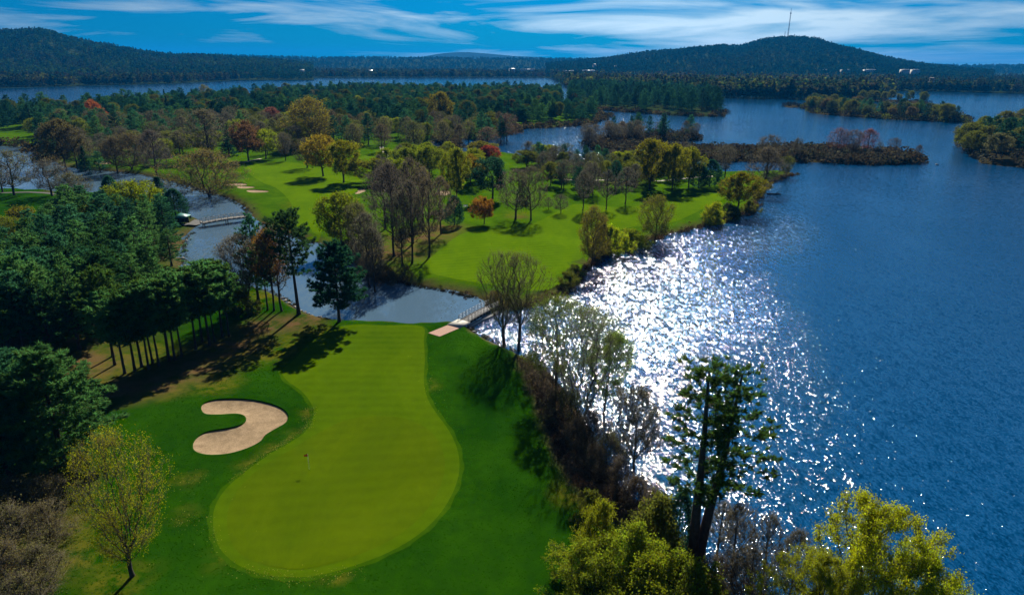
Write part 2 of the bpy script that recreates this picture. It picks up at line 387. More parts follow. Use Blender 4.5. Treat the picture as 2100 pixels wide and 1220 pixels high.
finish(nt, mixc(nt, mth(nt, 'MULTIPLY', w.outputs[1], .14), ramp(nt, mth(nt, 'ADD', mth(nt, 'MULTIPLY', n_a, .6), mth(nt, 'MULTIPLY', n_b, .4)), [(.38, (.20, .135, .072)), (.60, (.35, .245, .14))]), (.20, .135, .078)), .95, .1, mth(nt, 'ADD', n_b, n_a), .8, .12)
m, nt = mat('brick_path'); M_BRICKPATH = m
bt = nd(nt, 'ShaderNodeTexBrick', {'Scale': 1.0, 'Mortar Size': .012, 'Brick Width': .24, 'Row Height': .12, 'Color1': (.40, .21, .13, 1), 'Color2': (.30, .15, .10, 1), 'Mortar': (.30, .25, .2, 1)})
nt.links.new(opos(nt, rot=(0, 0, .6)), bt.inputs['Vector']); finish(nt, bt.outputs[0], .85, .2)
M_PATH = simple('cart_path', (.34, .29, .22), (.46, .40, .32), 1.5, .9, .2)
M_ASPHALT = simple('path_asphalt', (.07, .065, .06), (.11, .10, .09), 2, .9, .2)

# ------------------------------------------------------------------ ground meshes
def tri_land(outline, step, holes=(), jitter=.3, seed=1, far_step=None, near_r=0):
    """triangulates an outline with a grid of inner points; holes are cut out"""
    rg = np.random.default_rng(seed)
    lo, hi = outline.min(0), outline.max(0)
    def grid(st):
        gx, gy = np.meshgrid(np.arange(lo[0], hi[0], st), np.arange(lo[1], hi[1], st))
        return np.stack([gx.ravel(), gy.ravel()], 1) + rg.uniform(-jitter, jitter, (gx.size, 2)) * st
    if far_step:
        G1 = grid(step); G1 = G1[np.hypot(G1[:, 0], G1[:, 1]) < near_r]; G2 = grid(far_step); G2 = G2[np.hypot(G2[:, 0], G2[:, 1]) >= near_r]
        G = np.concatenate([G1, G2])
    else: G = grid(step)
    G = G[inside(G, outline)]; d = seg_dist(G, outline); G = G[d > step * .35]
    for hl in holes:
        if len(G): G = G[(seg_dist(G, hl) > step * .25) & ~inside(G, hl)]
    loops, pts, edges = [outline, *holes], [], []
    for lp in loops:
        D = []
        for a, b in zip(lp, np.roll(lp, -1, 0)):
            n = max(1, int(np.linalg.norm(b - a) / (step if np.hypot(*a) < (near_r or 1e9) else far_step)))
            for i in range(n): D.append(a + (b - a) * i / n)
        k = len(pts); pts += D; n = len(D); edges += [(k + i, k + (i + 1) % n) for i in range(n)]
    # inner rings so that the bank has its slope
    for off in (1.0, 2.2):
        for lp in loops[:1]:
            pass
    pts = [Vector(p) for p in pts] + [Vector(p) for p in G]
    v, e, f, *_ = delaunay_2d_cdt(pts, edges, [], 0, 1e-5)
    V = np.array([(q.x, q.y) for q in v]); F = np.array([t for t in f if len(t) == 3])
    C = V[F].mean(1); keep = inside(C, outline)
    for hl in holes: keep &= ~inside(C, hl)
    F = F[keep]
    cr_ = np.cross(V[F[:, 1]] - V[F[:, 0]], V[F[:, 2]] - V[F[:, 0]])
    F[cr_ < 0] = F[cr_ < 0][:, ::-1]
    return V, F
def rings(outline, offs):
    """points set back from the outline, for the slope of the bank"""
    out = []
    A = outline; T = np.roll(A, -1, 0) - np.roll(A, 1, 0); N = unit(np.stack([-T[:, 1], T[:, 0]], 1))
    return out
def ground(name, key, step, mats, holes=(), far_step=None, near_r=0, attrs=None, seed=1):
    L = LANDS[key]; V, F = tri_land(L.o, step, holes, .3, seed, far_step, near_r)
    z = L.h(V)
    me = new_mesh(name, np.column_stack([V, z]), [(F, 0)], [mats], True, attrs(V) if attrs else None)
    return tag(link(name, me), kind='structure')
def sheet(name, outline, step, m, lift=.03):
    V, F = tri_land(outline, step, (), .2, 3)
    me = new_mesh(name, np.column_stack([V, hz(V) + lift]), [(F, 0)], [m], True)
    return tag(link(name, me), kind='structure')
DUFF = [(p, r) for p, r in [((330, 785), 6), ((400, 755), 7), ((470, 710), 7), ((540, 668), 6), ((600, 662), 5), ((260, 800), 6), ((120, 760), 12), ((40, 1080), 6), ((0, 1180), 6), ((90, 1000), 6), ((60, 680), 22), ((150, 600), 22), ((250, 510), 22), ((640, 655), 4)]]
DUFF = [(np.array(at0(*p, 1.0)[:2]), r) for p, r in DUFF]
DRY = [(np.array(at0(*p, 1.0)[:2]), r) for p, r in [((640, 690), 6), ((590, 720), 6), ((520, 720), 7), ((635, 845), 1.6), ((600, 895), 1.6), ((560, 925), 1.6), ((515, 958), 1.6), ((390, 985), 1.3), ((380, 1058), 1.0), ((440, 790), 4), ((340, 800), 4),
    ((150, 1100), 4), ((180, 1150), 3), ((540, 610), 5), ((240, 1200), 3), ((450, 1150), 1.0), ((640, 1190), 1.0), ((700, 1195), .8), ((880, 790), 1.5), ((1180, 1010), 3), ((500, 700), 6), ((230, 740), 7), ((300, 725), 6), ((190, 780), 6)]]
def blend(V, spots):
    a = np.zeros(len(V))
    for p, r in spots: a = np.maximum(a, np.clip(1.35 - np.hypot(*(V - p).T) / r, 0, 1))
    return a
BANK_E = catmull(poly0([(1062, 735), (1085, 775), (1108, 830), (1128, 890), (1150, 945), (1178, 990), (1215, 1020), (1260, 1060), (1330, 1110), (1420, 1180), (1500, 1240), (1640, 1320), (1700, 1280), (1480, 1140), (1300, 1000), (1230, 900), (1130, 760)], 1.0), 3)
def near_attrs(V):
    d = seg_dist(V, NEAR); bank = np.clip(1.6 - d / 1.3, 0, 1)
    e = inside(V, BANK_E); bank = np.maximum(bank, np.where(e, 1, np.clip(1 - seg_dist(V, BANK_E) / 1.2, 0, 1)))
    m = V[:, 0] < at0(960, 670)[0]
    return {'duff': blend(V, DUFF), 'dry': blend(V, DRY), 'bank': bank}
PDUFF = [(np.array(at0(*p, 1.0)[:2]), r) for p, r in [((800, 520), 12), ((850, 490), 12), ((760, 560), 8), ((1066, 446), 3), ((905, 470), 8), ((300, 300), 30), ((640, 300), 25), ((1280, 375), 8)]]
PDRY = [(np.array(at0(*p, 1.0)[:2]), r) for p, r in [((640, 420), 10), ((900, 480), 8), ((1320, 450), 5), ((1060, 440), 5), ((580, 365), 10), ((985, 560), 4)]]
def penin_attrs(V):
    d = seg_dist(V, PENIN)
    return {'duff': blend(V, PDUFF), 'dry': blend(V, PDRY), 'bank': np.clip(1.7 - d / 1.9, 0, 1)}
ground('golf_course_ground', 'near', 1.5, M_ROUGH, [b[0] for b in BUNKERS[:1]], 6.0, 175, near_attrs)
ground('peninsula_ground', 'penin', 3.2, M_MID, [b[0] for b in BUNKERS[1:]], 12.0, 400, penin_attrs, 2)
for nm, k, st, mm in (('pine_point_ground', 'northw', 14, M_WOODFLOOR), ('islet_ground', 'islet', 6, M_MARSH), ('marsh_island_ground', 'marsh', 6, M_MARSH), ('spit_ground', 'spit', 8, M_MARSH),
                      ('far_spit_ground', 'spit2', 8, M_MARSH), ('rock_island_ground', 'rockisle', 4, M_MARSH), ('headland_ground', 'headland', 10, M_MARSH)):
    ground(nm, k, st, mm)
ground('far_shore_ground', 'far', 260, M_WOODFLOOR, (), 2600, 4500)
def grown(o, d):
    T = unit(np.roll(o, -1, 0) - np.roll(o, 1, 0)); N = np.stack([T[:, 1], -T[:, 0]], 1)
    s = -1 if inside((o + N * .2)[:1], o)[0] else 1
    return o + N * s * (d + .12 * np.sin(np.arange(len(o)) * 1.7))[:, None]
sheet('collar', grown(GREEN_AREA, .55), 1.5, M_COLLAR, .015)
sheet('fairway_approach', GREEN_AREA, 1.5, M_GREEN, .03)
sheet('putting_green', PUTTING, 1.5, M_PUTT, .06)
sheet('fairway', FAIRWAY_A, 4, M_FAIR, .06); sheet('fairway', FAIRWAY_B, 4, M_FAIR, .06); sheet('fairway', FAIRWAY_C, 4, M_FAIR, .06)
def strip(name, pts, w, m, lift=.09):
    P = np.array([at(x, y)[:2] for x, y in pts]); P = np.concatenate([[P[0] + (P[1] - P[0]) * t for t in (0,)], P[1:]])
    Q = []
    for a, b in zip(P[:-1], P[1:]):
        n = max(2, int(np.linalg.norm(b - a) / 1.5)); Q += [a + (b - a) * i / n for i in range(n)]
    Q = np.array(Q + [P[-1]]); T = unit(np.gradient(Q, axis=0)); N = np.stack([-T[:, 1], T[:, 0]], 1)
    A, B = Q + N * w / 2, Q - N * w / 2; n = len(Q)
    V = np.concatenate([np.column_stack([A, hz(A) + lift]), np.column_stack([B, hz(B) + lift])])
    F = [[i, i + n, i + n + 1, i + 1] for i in range(n - 1)]
    return tag(link(name, new_mesh(name, V, [(F, 0)], [m], True)), kind='structure')
strip('cart_path', [(1128, 365), (1165, 369), (1200, 371), (1250, 369)], 2.2, M_PATH)
strip('cart_path', [(1345, 372), (1390, 368), (1440, 363), (1462, 362)], 2.2, M_PATH)
strip('cart_path', [(782, 302), (792, 316), (800, 322)], 2.6, M_PATH)
strip('cart_path', [(470, 336), (500, 333), (535, 326)], 1.8, M_PATH)
strip('footpath', [(372, 462), (395, 458), (412, 455)], 2.4, M_ASPHALT)
strip('lakeside_path', [(-60, 398), (0, 396), (60, 394.5), (90, 396), (130, 400), (180, 404)], 2.0, M_ASPHALT)
strip('brick_path', [(890, 687), (914, 677), (938, 667)], 2.9, M_BRICKPATH)
# sand bunkers with a real lip
for o, lab in BUNKERS:
    root = empty('sand_bunker', (*o.mean(0), float(hz([o.mean(0)])[0]))); tag(root, lab, 'bunker', 'sand bunkers of the golf course')
    big = lab.startswith('large')
    V, F = tri_land(o, .7 if big else 2.0, (), .25, 5)
    d = seg_dist(V, o); dep = .14 + .38 * (1 - np.exp(-d / 1.2)) - .10 * np.sin(V[:, 0] * .5) * np.clip(d / 3, 0, 1)
    z = hz(V) - dep
    sd = link('sand', new_mesh('sand', np.column_stack([V, z]), [(F, 0)], [M_SAND], True)); sd.parent = root; sd.matrix_parent_inverse = root.matrix_basis.inverted()
    # lip: turf rolls over the edge and drops to the sand
    n = len(o); T = unit(np.roll(o, -1, 0) - np.roll(o, 1, 0)); N = np.stack([T[:, 1], -T[:, 0]], 1)
    if inside((o + N * .2)[:1], o)[0]: N = -N
    g = hz(o)
    rows = [np.column_stack([o + N * .35, hz(o + N * .35) + .004]), np.column_stack([o + N * .12, g + .035]), np.column_stack([o, g + .02]), np.column_stack([o - N * .03, g - .42])]
    LV = np.concatenate(rows); LF = [[r * n + i, r * n + (i + 1) % n, (r + 1) * n + (i + 1) % n, (r + 1) * n + i] for r in range(3) for i in range(n)]
    lp = link('grass_lip', new_mesh('grass_lip', LV, [(LF, 0)], [M_ROUGH if big else M_MID], True)); lp.parent = root; lp.matrix_parent_inverse = root.matrix_basis.inverted()

# ------------------------------------------------------------------ water
def water_material(name, deep, k1, k2, angle, rough=.06, s1=.32, s2=1.15, gusts=(.62, .35, .62)):
    """wavelets: two scales of slopes tilt the surface; gusts leave calmer lanes"""
    m, nt = mat(name)
    def slopes(scale, mapping, det):
        n = nd(nt, 'ShaderNodeTexNoise', {'Scale': scale, 'Detail': det, 'Roughness': .5, 'Distortion': .25}); nt.links.new(mapping, n.inputs['Vector'])
        s = nd(nt, 'ShaderNodeVectorMath', {1: (.5, .5, .5)}, operation='SUBTRACT'); nt.links.new(n.outputs['Color'], s.inputs[0]); return s.outputs[0]
    def scaled(v, f):
        s = nd(nt, 'ShaderNodeVectorMath', operation='SCALE'); nt.links.new(v, s.inputs[0])
        if isinstance(f, float): s.inputs['Scale'].default_value = f
        else: nt.links.new(f, s.inputs['Scale'])
        return s.outputs[0]
    a = scaled(slopes(s1, opos(nt, (1, .45, 1), (0, 0, angle)), 1.0), k1); b = scaled(slopes(s2, opos(nt, (1, .55, 1), (0, 0, angle + .35)), 1.5), k2)
    add = nd(nt, 'ShaderNodeVectorMath', operation='ADD'); nt.links.new(a, add.inputs[0]); nt.links.new(b, add.inputs[1])
    gust = ramp(nt, noise(nt, .02, 3, .6, opos(nt, (1, .5, 1), (0, 0, angle))), [(gusts[1], (gusts[0],) * 3), (gusts[2], (1, 1, 1))])
    if name.startswith('lake'): gust = mth(nt, 'MULTIPLY', gust, nd(nt, 'ShaderNodeAttribute', attribute_name='chop').outputs['Fac'])
    t = scaled(add.outputs[0], gust)
    flat = nd(nt, 'ShaderNodeVectorMath', {1: (1, 1, 0)}, operation='MULTIPLY'); nt.links.new(t, flat.inputs[0])
    upv = nd(nt, 'ShaderNodeVectorMath', {1: (0, 0, 1)}, operation='ADD'); nt.links.new(flat.outputs[0], upv.inputs[0])
    nn = nd(nt, 'ShaderNodeVectorMath', operation='NORMALIZE'); nt.links.new(upv.outputs[0], nn.inputs[0])
    p = nd(nt, 'ShaderNodeBsdfPrincipled', {'Base Color': (*deep, 1), 'Roughness': rough, 'IOR': 1.333, 'Specular IOR Level': .5})
    nt.links.new(nn.outputs[0], p.inputs['Normal'])
    o = nd(nt, 'ShaderNodeOutputMaterial'); nt.links.new(p.outputs[0], o.inputs[0]); return m
M_LAKE = water_material('lake_water', (.0001, .044, .124), .64, 1.48, R(35), .06, 1.1, 4.6)
M_CREEK = water_material('creek_water', (.065, .115, .165), .75, .95, R(60), .05, .7, 2.4, (.07, .47, .60))  # murky water, base colour lightened to stand in for reflected bright sky
rows = [(-400, 1), (0, 1), (150, 1), (230, .94), (330, .85), (430, .80), (560, .74), (720, .66), (900, .40), (1300, .28), (2500, .28), (14000, .28)]       # the far bays lie sheltered
V = [(x, y, 0) for y, c in rows for x in (-12000, -3000, -700, 0, 700, 3000, 12000)]; A = [c for y, c in rows for x in range(7)]
F = [[r * 7 + i, r * 7 + i + 1, (r + 1) * 7 + i + 1, (r + 1) * 7 + i] for r in range(len(rows) - 1) for i in range(6)]
tag(link('lake', new_mesh('lake', V, [(F, 0)], [M_LAKE], False, {'chop': A})), kind='structure')
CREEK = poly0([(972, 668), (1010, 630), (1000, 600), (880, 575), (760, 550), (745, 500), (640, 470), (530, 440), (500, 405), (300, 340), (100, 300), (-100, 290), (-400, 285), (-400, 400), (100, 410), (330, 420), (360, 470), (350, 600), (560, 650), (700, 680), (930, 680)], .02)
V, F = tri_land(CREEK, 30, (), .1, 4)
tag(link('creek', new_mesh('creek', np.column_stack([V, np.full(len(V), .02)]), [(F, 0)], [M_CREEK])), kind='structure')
# ------------------------------------------------------------------ trees: makers
def cards(C, size, rg, aspect=.6, flat=0.0):
    n = len(C); u = unit(rg.normal(size=(n, 3)) * np.array([1, 1, 1 - flat])); v = unit(np.cross(u, rg.normal(size=(n, 3))))
    s = (size * rg.uniform(.6, 1.35, n))[:, None]
    V = np.stack([C + u * s, C + v * s * aspect, C - u * s, C - v * s * aspect], 1).reshape(-1, 3)
    return V, np.arange(4 * n).reshape(-1, 4)
def spikes(P, D, L, w, rg):
    """thin three-sided twigs"""
    n = len(P); h = unit(np.cross(D, rg.normal(size=(n, 3)))); g = np.cross(unit(D), h)
    a = [P + w * (h * math.cos(t) + g * math.sin(t)) for t in (0, 2.094, 4.189)]
    V = np.stack([*a, P + D * np.asarray(L)[:, None]], 1).reshape(-1, 3); b = np.arange(n)[:, None] * 4
    return V, np.concatenate([b + [0, 1, 3], b + [1, 2, 3], b + [2, 0, 3]])
def blades(C, D, L, w, rg):
    """needle blades: one thin triangle each"""
    n = len(C); s = unit(np.cross(D, rg.normal(size=(n, 3)))) * w
    V = np.stack([C - s, C + s, C + D * np.asarray(L)[:, None]], 1).reshape(-1, 3)
    return V, np.arange(3 * n).reshape(-1, 3)
def pair(name, TV, TF, CG, bark, twig, leaf):
    """trunk mesh and crown mesh; CG: list of (V, F, 0 twig | 1 leaf)"""
    tm = new_mesh(name + '_trunk', TV, TF, [bark], True)
    b = MB()
    for V, F, m in CG:
        if len(V): b.add(V, F, m)
    return tm, b.mesh(name + '_crown', [twig, leaf])
def broadleaf(name, seed, H, W, cb=.25, N=320, bf=.45, shape='round', twigs=5, twig_len=.9, leaves=3, leaf=.16, tip=.022, stems=1, lean=(0, 0), droop=0.0, up=.35, spread=.75, leaf_spread=.35, twig_w=.02, hollow=.42, irregular=.25):
    rg = np.random.default_rng(seed)
    def env(u):
        if shape == 'round': return math.sqrt(max(0, 1 - (2 * u - .9) ** 2 / 1.22)) if u < 1 else 0
        if shape == 'vase': return (.25 + .95 * u ** .8) * math.sqrt(max(0, 1 - max(0, (u - .62) / .38) ** 2))
        if shape == 'tall': return math.sin(math.pi * min(1, .12 + .86 * u)) ** .75
        if shape == 'umbrella': return (.62 + .55 * u) * math.sqrt(max(0, 1 - max(0, (u - .35) / .65) ** 2.0))
        if shape == 'dome': return math.sqrt(max(0, 1 - u ** 2.2))
        return 1
    zc = cb * H; nodes, par, plen = [], [], []
    tops = []
    for s in range(stems):
        a = rg.uniform(0, 6.28); off = np.array([math.cos(a), math.sin(a), 0]) * (.0 if stems == 1 else .25 * rg.uniform(.4, 1))
        d = np.array([lean[0], lean[1], 1.]) + (0 if stems == 1 else np.array([math.cos(a), math.sin(a), 0]) * rg.uniform(.15, .5))
        hgt = zc + (H - zc) * (.35 if shape != 'tall' else .75) if stems == 1 else max(zc, .22 * H); k = max(4, int(hgt / (H / 16)))
        p = off.copy(); prev = -1
        if s: prev = 0; p = nodes[0] + d / np.linalg.norm(d) * hgt / k
        for i in range(k + 1 if not s else k):
            nodes.append(p.copy()); par.append(prev); plen.append(0 if prev < 0 else plen[prev] + hgt / k); prev = len(nodes) - 1
            p = p + d / np.linalg.norm(d) * hgt / k + np.append(rg.normal(0, .012 * H / k * 4, 2), 0)
    # lumpy outline: a few directions reach farther than others
    ph, am = rg.uniform(0, 6.28, 4), rg.uniform(.5, 1, 4) * irregular
    A = []
    while len(A) < N:
        u = rg.uniform(.02, 1); th = rg.uniform(0, 6.28); r = env(u) * W / 2 * rg.uniform(0, 1) ** hollow
        r *= 1 + am[0] * math.sin(th + ph[0]) + am[1] * math.sin(2 * th + ph[1] + 3 * u) + .6 * am[2] * math.sin(3 * th + ph[2] + 7 * u)
        A.append((r * math.cos(th) + lean[0] * (zc + u * (H - zc)), r * math.sin(th) + lean[1] * (zc + u * (H - zc)), zc + u * (H - zc)))
    A = np.array(A); A = A[np.argsort(np.linalg.norm(A - np.array([0, 0, zc]), axis=1) * rg.uniform(.85, 1.15, N))]
    cap = len(nodes) + 2 * N + 4; ND = np.zeros((cap, 3)); PL = np.zeros(cap); n = len(nodes); ND[:n] = nodes; PL[:n] = plen; zmin = .55 * zc if stems == 1 else .1 * H
    ok = np.zeros(cap, bool); ok[:n] = ND[:n, 2] >= zmin
    for a in A:
        df = a - ND[:n]; ds = np.sqrt((df * df).sum(1))
        c = ds + bf * PL[:n] + 1.2 * np.maximum(0, .25 * ds - df[:, 2]) + np.where(ok[:n], 0, 1e6)
        j = int(np.argmin(c)); L = ds[j]
        m_ = ND[j] * .48 + a * .52 + np.array([0, 0, -.07 * L]) + rg.normal(0, .04 * L, 3)
        ND[n] = m_; PL[n] = PL[j] + L * .5; par.append(j); ok[n] = True; n += 1
        ND[n] = a; PL[n] = PL[n - 1] + L * .5; par.append(n - 1); ok[n] = True; n += 1
    ND = ND[:n]; par = np.array(par); e = 2.15; ar = np.full(n, 0.0); kids = np.zeros(n, int)
    for i in range(n - 1, -1, -1):
        if kids[i] == 0: ar[i] = tip ** e
        if par[i] >= 0: ar[par[i]] += ar[i]; kids[par[i]] += 1
    rad = ar ** (1 / e)
    s = np.nonzero(par >= 0)[0]; r1 = rad[s]; r0 = np.minimum(rad[par[s]], r1 * 1.35 + .004)
    low = ND[par[s], 2] < .02 * H; r0 = np.where(low, r0 * 1.35, r0)
    G, TV, TF, k0 = [], [], [], 0
    for msk, k in ((r1 >= .07, 6), (r1 < .07, 3)):
        if msk.any():
            V, F = tubes(ND[par[s]][msk], ND[s][msk], r0[msk], r1[msk], k); TV.append(V); TF.append((F + k0, 0)); k0 += len(V)
    out = np.nonzero(rad < tip * 2.6)[0]; out = out[ND[out, 2] > zc * .6]
    P = np.repeat(ND[out], twigs, 0); cdir = unit(P - np.array([0, 0, zc + .1 * H])); n2 = len(P)
    D = unit(cdir * .8 + rg.normal(0, spread, (n2, 3)) + np.array([0, 0, up - droop])); Ls = twig_len * rg.uniform(.45, 1.2, n2)
    CG = []
    if twigs: V, F = spikes(P, D, Ls, twig_w, rg); CG.append((V, F, 0))
    if leaves:
        Q = np.repeat(P, leaves, 0) + np.repeat(D, leaves, 0) * (np.repeat(Ls, leaves) * rg.uniform(.25, 1.05, n2 * leaves))[:, None] + rg.normal(0, leaf_spread, (n2 * leaves, 3))
        if droop: Q[:, 2] -= droop * rg.uniform(0, 1, len(Q)) ** 2 * 1.6
        V, F = cards(Q, leaf, rg); CG.append((V, F, 1))
    return pair(name, np.concatenate(TV), TF, CG, M_BARK, M_TWIG, M_LEAF)
def pine(name, seed, H, Rr, hb=.3, prof='white', step=.75, m=(3, 5), clump=12, dens=1.0, blade=.5, bw=.075, bend=.02, lean=(0, 0), r0=None, trunks=1, gap=0.0, keep_stubs=True, tophead=0):
    rg = np.random.default_rng(seed); TV, TF, k0 = [], [], 0
    CC, CD, CS = [], [], []
    for t in range(trunks):
        ln = np.array(lean) if trunks == 1 else np.array([(-.015, .0), (.085, .02)][t]) ; Ht = H * (1 if t == 0 else .965)
        ks = 14; z = np.linspace(0, Ht, ks + 1); wob = np.cumsum(rg.normal(0, bend * H / ks, (ks + 1, 2)), 0); wob -= wob[0]
        ax = np.column_stack([ln[0] * z + wob[:, 0] + (t * .35), ln[1] * z + wob[:, 1], z])
        rb = (r0 or .017 * H + .04); rr = rb * (1 - (z / Ht) * .86) ; rr[0] *= 1.3
        V, F = tubes(ax[:-1], ax[1:], rr[:-1], rr[1:], 7); TV.append(V); TF.append((F + k0, 0)); k0 += len(V)
        S0, S1, A0, A1 = [], [], [], []
        zz = hb * Ht
        while zz < Ht * .985:
            u = (zz - hb * Ht) / (Ht * (1 - hb))
            if prof == 'white': L = Rr * (.62 + .38 * math.sin(math.pi * min(1, .25 + u * .8))) * (1 - u ** 3.4 * .74)
            elif prof == 'cone': L = Rr * (1.02 - u) * 1.0
            elif prof == 'flat': L = Rr * math.sqrt(max(.05, 1 - (2 * u - .95) ** 2 * .93))
            else: L = Rr * (.5 + .6 * math.sin(math.pi * u)) * (1 - .6 * u)
            p = np.array([np.interp(zz, z, ax[:, i]) for i in range(3)]); a0 = rg.uniform(0, 6.28); mm = rg.integers(m[0], m[1] + 1)
            for b in range(mm):
                if rg.uniform() < gap: continue
                th = a0 + b * 6.28 / mm + rg.uniform(-.5, .5); l = L * rg.uniform(.55, 1.18); el = (-.08 + .75 * u ** 1.5 + rg.normal(0, .12)) if prof != 'cone' else -.15 + .5 * u
                d = np.array([math.cos(th) * math.cos(el), math.sin(th) * math.cos(el), math.sin(el)]); curl = np.array([0, 0, .16 * l]); pts = [p + d * l * q + curl * q * q for q in (0, .35, .7, 1)]
                br = .012 + .010 * l
                for i in range(3): S0.append(pts[i]); S1.append(pts[i + 1]); A0.append(br * (1 - .3 * i)); A1.append(br * (.7 - .3 * i))
                nc = max(2, int(l * 4.2 * dens)); side = np.array([-d[1], d[0], 0])
                for c in range(nc):
                    q = 1 - rg.uniform(0, 1) ** 1.35 * (.72 if prof != 'red' else .5); w = (.16 + .34 * l * (1.08 - q) ** .9) * rg.normal(0, .75)
                    CC.append(p + d * l * q + curl * q * q + side * w + np.array([0, 0, rg.normal(.04, .10)])); CD.append(d + side * np.sign(w) * .5); CS.append(rg.uniform(.75, 1.2))
            zz += step * rg.uniform(.7, 1.3) * (1 - .35 * u)
        for i in range(tophead):
            q = rg.normal(0, .28, 3); CC.append(ax[-1] + q * Rr * .8 + np.array([0, 0, -.25])); CD.append(q + [0, 0, .6]); CS.append(1)
        V, F = tubes(S0, S1, A0, A1, 3); TV.append(V); TF.append((F + k0, 0)); k0 += len(V)
    CC, CD, CS = np.array(CC), unit(np.array(CD)), np.array(CS); n = len(CC)
    C = np.repeat(CC, clump, 0); D = unit(np.repeat(CD, clump, 0) * .55 + rg.normal(0, .62, (n * clump, 3)) + np.array([0, 0, .42])); S = np.repeat(CS, clump)
    V, F = blades(C + rg.normal(0, .07, C.shape), D, blade * S * rg.uniform(.6, 1.2, n * clump), bw, rg)
    if trunks == 2:
        tms = []; h = len(TV) // 2
        for a in (0, h):
            off = TF[a][0].min(); tms.append(new_mesh(name + '_trunk', np.concatenate(TV[a:a + h]), [(F_ - off, 0) for F_, _ in TF[a:a + h]], [M_PINEBARK], True))
        return tms, pair(name, TV[0], TF[:1], [(V, F, 1)], M_PINEBARK, M_TWIG, M_LEAF)[1]
    return pair(name, np.concatenate(TV), TF, [(V, F, 1)], M_PINEBARK, M_TWIG, M_LEAF)
def cedar(name, seed, H, W, n=4200, leaf=.2, hb=.04):
    rg = np.random.default_rng(seed); u = rg.uniform(0, 1, n) ** .8; th = rg.uniform(0, 6.28, n); ph = rg.uniform(0, 6.28, 5)
    pr = np.minimum(1, u * 3.2 + .45) * (1 - u ** 2.2) ** .62
    r = W / 2 * pr * rg.uniform(.25, 1, n) ** .45 * (1 + .14 * np.sin(3 * th + ph[0] + 5 * u) + .10 * np.sin(5 * th + ph[1] - 9 * u))
    C = np.column_stack([r * np.cos(th), r * np.sin(th), H * (hb + (1 - hb) * u)])
    D = unit(np.column_stack([np.cos(th), np.sin(th), np.full(n, .9)]) + rg.normal(0, .35, (n, 3))); V, F = blades(C, D, np.full(n, leaf * 2.4) * rg.uniform(.6, 1.3, n), leaf * .42, rg)
    z = np.linspace(0, H * .9, 9); TV, TF = tubes(np.column_stack([z[:-1] * 0, z[:-1] * 0, z[:-1]]), np.column_stack([z[1:] * 0, z[1:] * 0, z[1:]]), .02 * H * (1 - z[:-1] / H), .02 * H * (1 - z[1:] / H), 6)
    return pair(name, TV, [(TF, 0)], [(V, F, 1)], M_BARK, M_TWIG, M_LEAF)

PRO = {}   # kind -> list of (trunk mesh, crown mesh, height, width)
def proto(kind, pr, H, W): PRO.setdefault(kind, []).append((*pr, H, W))
for s in range(3): proto('bare', broadleaf('bare_tree', 10 + s, 14, 10, .26, 330, .5, ('vase', 'round', 'tall')[s], 6, 1.1, 1, .12, .024), 14, 10)
for s in range(2): proto('tallbare', broadleaf('tall_bare_tree', 20 + s, 18, 8, .34, 330, .6, 'tall', 6, 1.2, 1, .11, .022, up=.8, spread=.5), 18, 8)
for s in range(6): proto('round', broadleaf('leafing_tree', 30 + s, 11, 9.5, .30, 260, .38, 'umbrella' if s % 4 < 3 else 'round', 5, .75, 5, .17, .024, leaf_spread=.26, irregular=.42, hollow=.30), 11, 9.5)
for s in range(2): proto('haze', broadleaf('budding_tree', 40 + s, 12, 9, .22, 330, .6, 'vase' if s else 'round', 6, 1.0, 3, .11, .02, up=.6), 12, 9)
for s in range(4): proto('pine', pine('white_pine', 50 + s, 18, 4.4, .16, 'white', .8, (3, 5), 9, .8, .62, .105), 18, 8.8)
for s in range(3): proto('red', pine('red_pine', 60 + s, 16, 3.0, .40, 'flat', .55, (4, 5), 10, .95, .56, .095, bend=.014, r0=.2, gap=.12), 16, 6)
for s in range(2): proto('spruce', pine('spruce', 65 + s, 16, 3.2, .04, 'cone', .55, (5, 6), 8, .75, .5, .11), 16, 6.4)
for s in range(2): proto('cedar', cedar('cedar', 70 + s, 9, 5.2), 9, 5.2)
for s in range(3): proto('shrub', broadleaf('shrub', 75 + s, 3.2, 4.4, .05, 90, .3, 'dome', 6, .55, 6, .11, .013, stems=5, leaf_spread=.15, irregular=.5, hollow=.4, spread=.95), 3.2, 4.4)
for s in range(3): proto('bareshrub', broadleaf('bare_shrub', 80 + s, 3.4, 4.6, .05, 150, .45, 'dome', 6, .75, 2, .06, .012, stems=6, leaf_spread=.2, irregular=.5, twig_w=.011), 3.4, 4.6)
for s in range(2): proto('spreading', broadleaf('spreading_tree', 85 + s, 11, 15, .12, 480, .5, 'round', 6, 1.1, 2, .13, .022, stems=4, irregular=.2), 11, 15)

